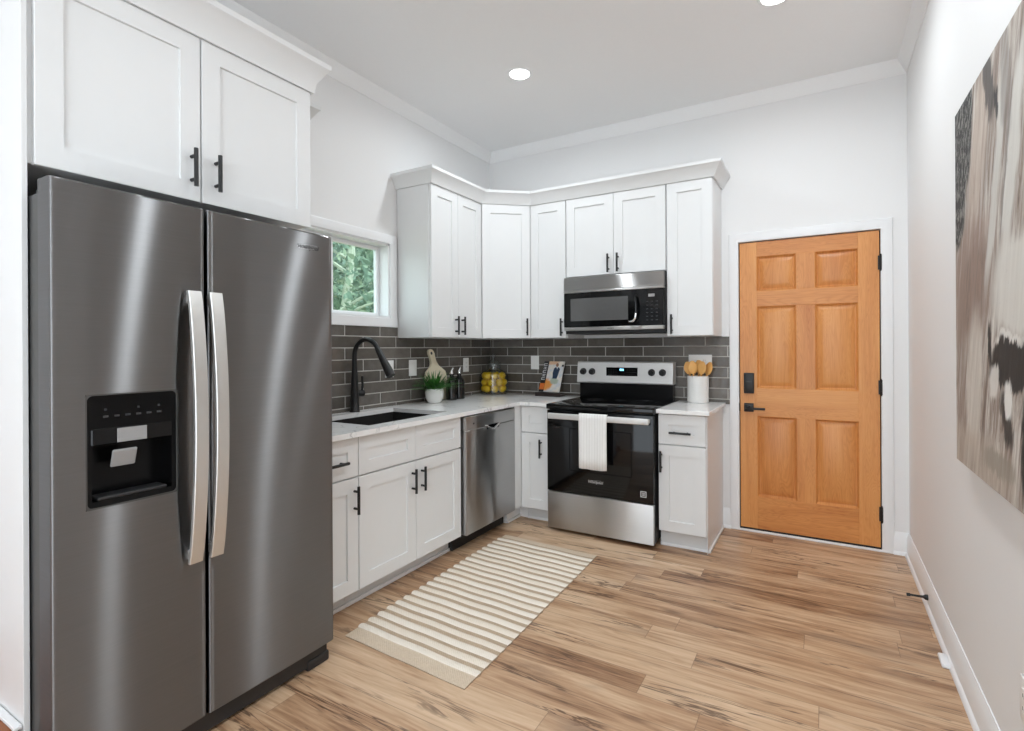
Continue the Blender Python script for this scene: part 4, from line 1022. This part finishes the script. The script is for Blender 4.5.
MB(mgM).prism([(0.034 + 0.013 * math.cos(k * PI / 6), 0.240 + 0.017 * math.sin(k * PI / 6)) for k in range(12)], -0.0037, -0.003).build('printed_head', M['skin_print'], mg, smooth=False)
MB(mgM).box(0.078, 0.096, -0.0037, -0.003, 0.225, 0.243).build('printed_badge', M['cover_strip'], mg, smooth=False)
# canister with wooden spoons
kx, ky = 1.848, -0.092
cn = thing('utensil_canister', 'white round canister standing on the small worktop', 'canister', (kx, ky, CZ))
MB().lathe((kx, ky, CZ), [(0, 0.001), (0.069, 0.001), (0.073, 0.004), (0.074, 0.012), (0.074, 0.188), (0.072, 0.192), (0.068, 0.192), (0.067, 0.186), (0.067, 0.008), (0, 0.007)], 36).build('jar', M['ceramic'], cn)
sp = [(-0.052, 0.012, -0.079, 0.292, 24, 'leftmost wooden spoon leaning out of the white canister'),
      (-0.026, -0.022, -0.034, 0.300, 20, 'second wooden spoon from the left in the white canister'),
      (0.000, 0.020, 0.002, 0.305, -10, 'middle wooden spoon at the back of the white canister'),
      (0.022, -0.024, 0.040, 0.297, -16, 'second wooden spoon from the right in the white canister'),
      (0.048, 0.006, 0.086, 0.290, -30, 'rightmost wooden spoon leaning out of the white canister')]
for bx_, by_, tx, ln_, tw_, lab in sp:
    a = Vector((kx + bx_ * 0.3, ky + by_ * 0.9, CZ + 0.010)); e2 = Vector((kx + tx, ky + by_ * 1.4, CZ + ln_))
    d = (e2 - a).normalized(); sdv = d.cross(Vector((0, 1, 0))).normalized()
    s_o = thing('wooden_spoon', lab, 'spoon', tuple(a), 'wooden spoons in the canister')
    nk = e2 - d * 0.095
    MB().tube([a, nk, nk + d * 0.02], [0.006, 0.0065, 0.007], 10).build('handle', M['spoonwood'], s_o)
    bw = MB(); q = 14; ring = []
    yax = d.cross(sdv).normalized()
    R2 = Matrix.Rotation(math.radians(tw_), 3, d)
    s2, y2 = R2 @ sdv, R2 @ yax
    rows = []
    for i in range(9):
        t = i / 8; wd = 0.033 * math.sin(PI * min(0.98, 0.10 + 0.84 * t)) ** 0.75 + 0.001; c_ = nk + d * (0.004 + 0.092 * t)
        rows.append([bw._v(c_ + s2 * wd * math.cos(2 * PI * k / q) + y2 * (0.005 * math.sin(2 * PI * k / q) + 0.004 * math.sin(PI * t))) for k in range(q)])
    for A, B in zip(rows, rows[1:]):
        for k in range(q): bw._f([A[k], A[(k + 1) % q], B[(k + 1) % q], B[k]])
    bw._f(rows[0][::-1]); bw._f(rows[-1]); bw.build('bowl', M['spoonwood'], s_o)

# ------------------------------------------------------------------ outdoors, seen through the window
struct(MB().box(-40, -0.2, -12, 30, -0.5, -0.3).build('ground', M['ground'], smooth=False))
hl = MB(); hp_ = [(-15.0, -0.35), (-18, 1.2), (-22, 4.5), (-27, 8.5), (-34, 12.0)]
for (xa, za), (xb, zb_) in zip(hp_, hp_[1:]): hl._f([hl._v((xa, -12, za)), hl._v((xa, 34, za)), hl._v((xb, 34, zb_)), hl._v((xb, -12, zb_))])
struct(hl.build('ground_hillside', M['tree_leaf'], smooth=False))
def tree(x, y, h, r, seed, label, lean=0.0, n=1500):
    rnd = random.Random(seed)
    t = thing('tree', label, 'tree', (x, y, -0.3), 'trees outside the window')
    k = MB(); pts = [(x + lean * q / 6, y + 0.12 * math.sin(q * 1.3 + seed), -0.3 + h * q / 6) for q in range(7)]
    k.tube(pts, [0.11 - 0.012 * q for q in range(7)], 9)
    for q in range(9):
        z = h * rnd.uniform(0.3, 0.9); a = rnd.uniform(0, 2 * PI); L = r * rnd.uniform(0.5, 1.0); c0 = Vector((x + lean * z / h, y, -0.3 + z))
        k.tube([c0, c0 + Vector((math.cos(a), math.sin(a), 0.5)) * L * 0.5, c0 + Vector((math.cos(a), math.sin(a), 0.35)) * L], [0.035, 0.02, 0.008], 6)
    k.build('trunk', M['bark'], t)
    l = MB()
    for q in range(n):
        a = rnd.uniform(0, 2 * PI); u = rnd.uniform(-1, 1); rr = r * rnd.random() ** 0.4; s = rnd.uniform(0.035, 0.085) * (1 + r * 0.12)
        c0 = Vector((x + lean * 0.6 + rr * math.cos(a) * math.sqrt(1 - u * u), y + rr * math.sin(a) * math.sqrt(1 - u * u), -0.3 + h * 0.62 + h * 0.46 * u * rr / r))
        e1 = Vector((rnd.uniform(-1, 1), rnd.uniform(-1, 1), rnd.uniform(-1, 1))).normalized(); e2 = e1.orthogonal().normalized()
        l._f([l._v(c0 - e1 * s), l._v(c0 + e2 * s * 0.45), l._v(c0 + e1 * s), l._v(c0 - e2 * s * 0.45)])
    l.build('foliage', M['tree_leaf'], t, smooth=False, recalc=False)
tree(-4.2, 1.75, 4.6, 1.1, 3, 'pale-trunked leafy tree nearest the kitchen window', 0.55, 1600)
tree(-7.4, 1.9, 5.2, 2.0, 5, 'full green tree left of the pale trunk outside', 0.0, 8000)
tree(-6.4, 5.9, 5.6, 1.9, 8, 'green tree right of the pale trunk outside', -0.2, 8000)
tree(-12.5, 8.4, 8.0, 3.0, 11, 'tall tree far behind the others outside', 0.0, 9000)
tree(-14.5, 1.0, 8.0, 2.8, 12, 'broad tree at the back left outside', 0.0, 8000)
tree(-12.0, 15.6, 8.0, 3.4, 13, 'broad tree at the back right outside', 0.0, 8000)
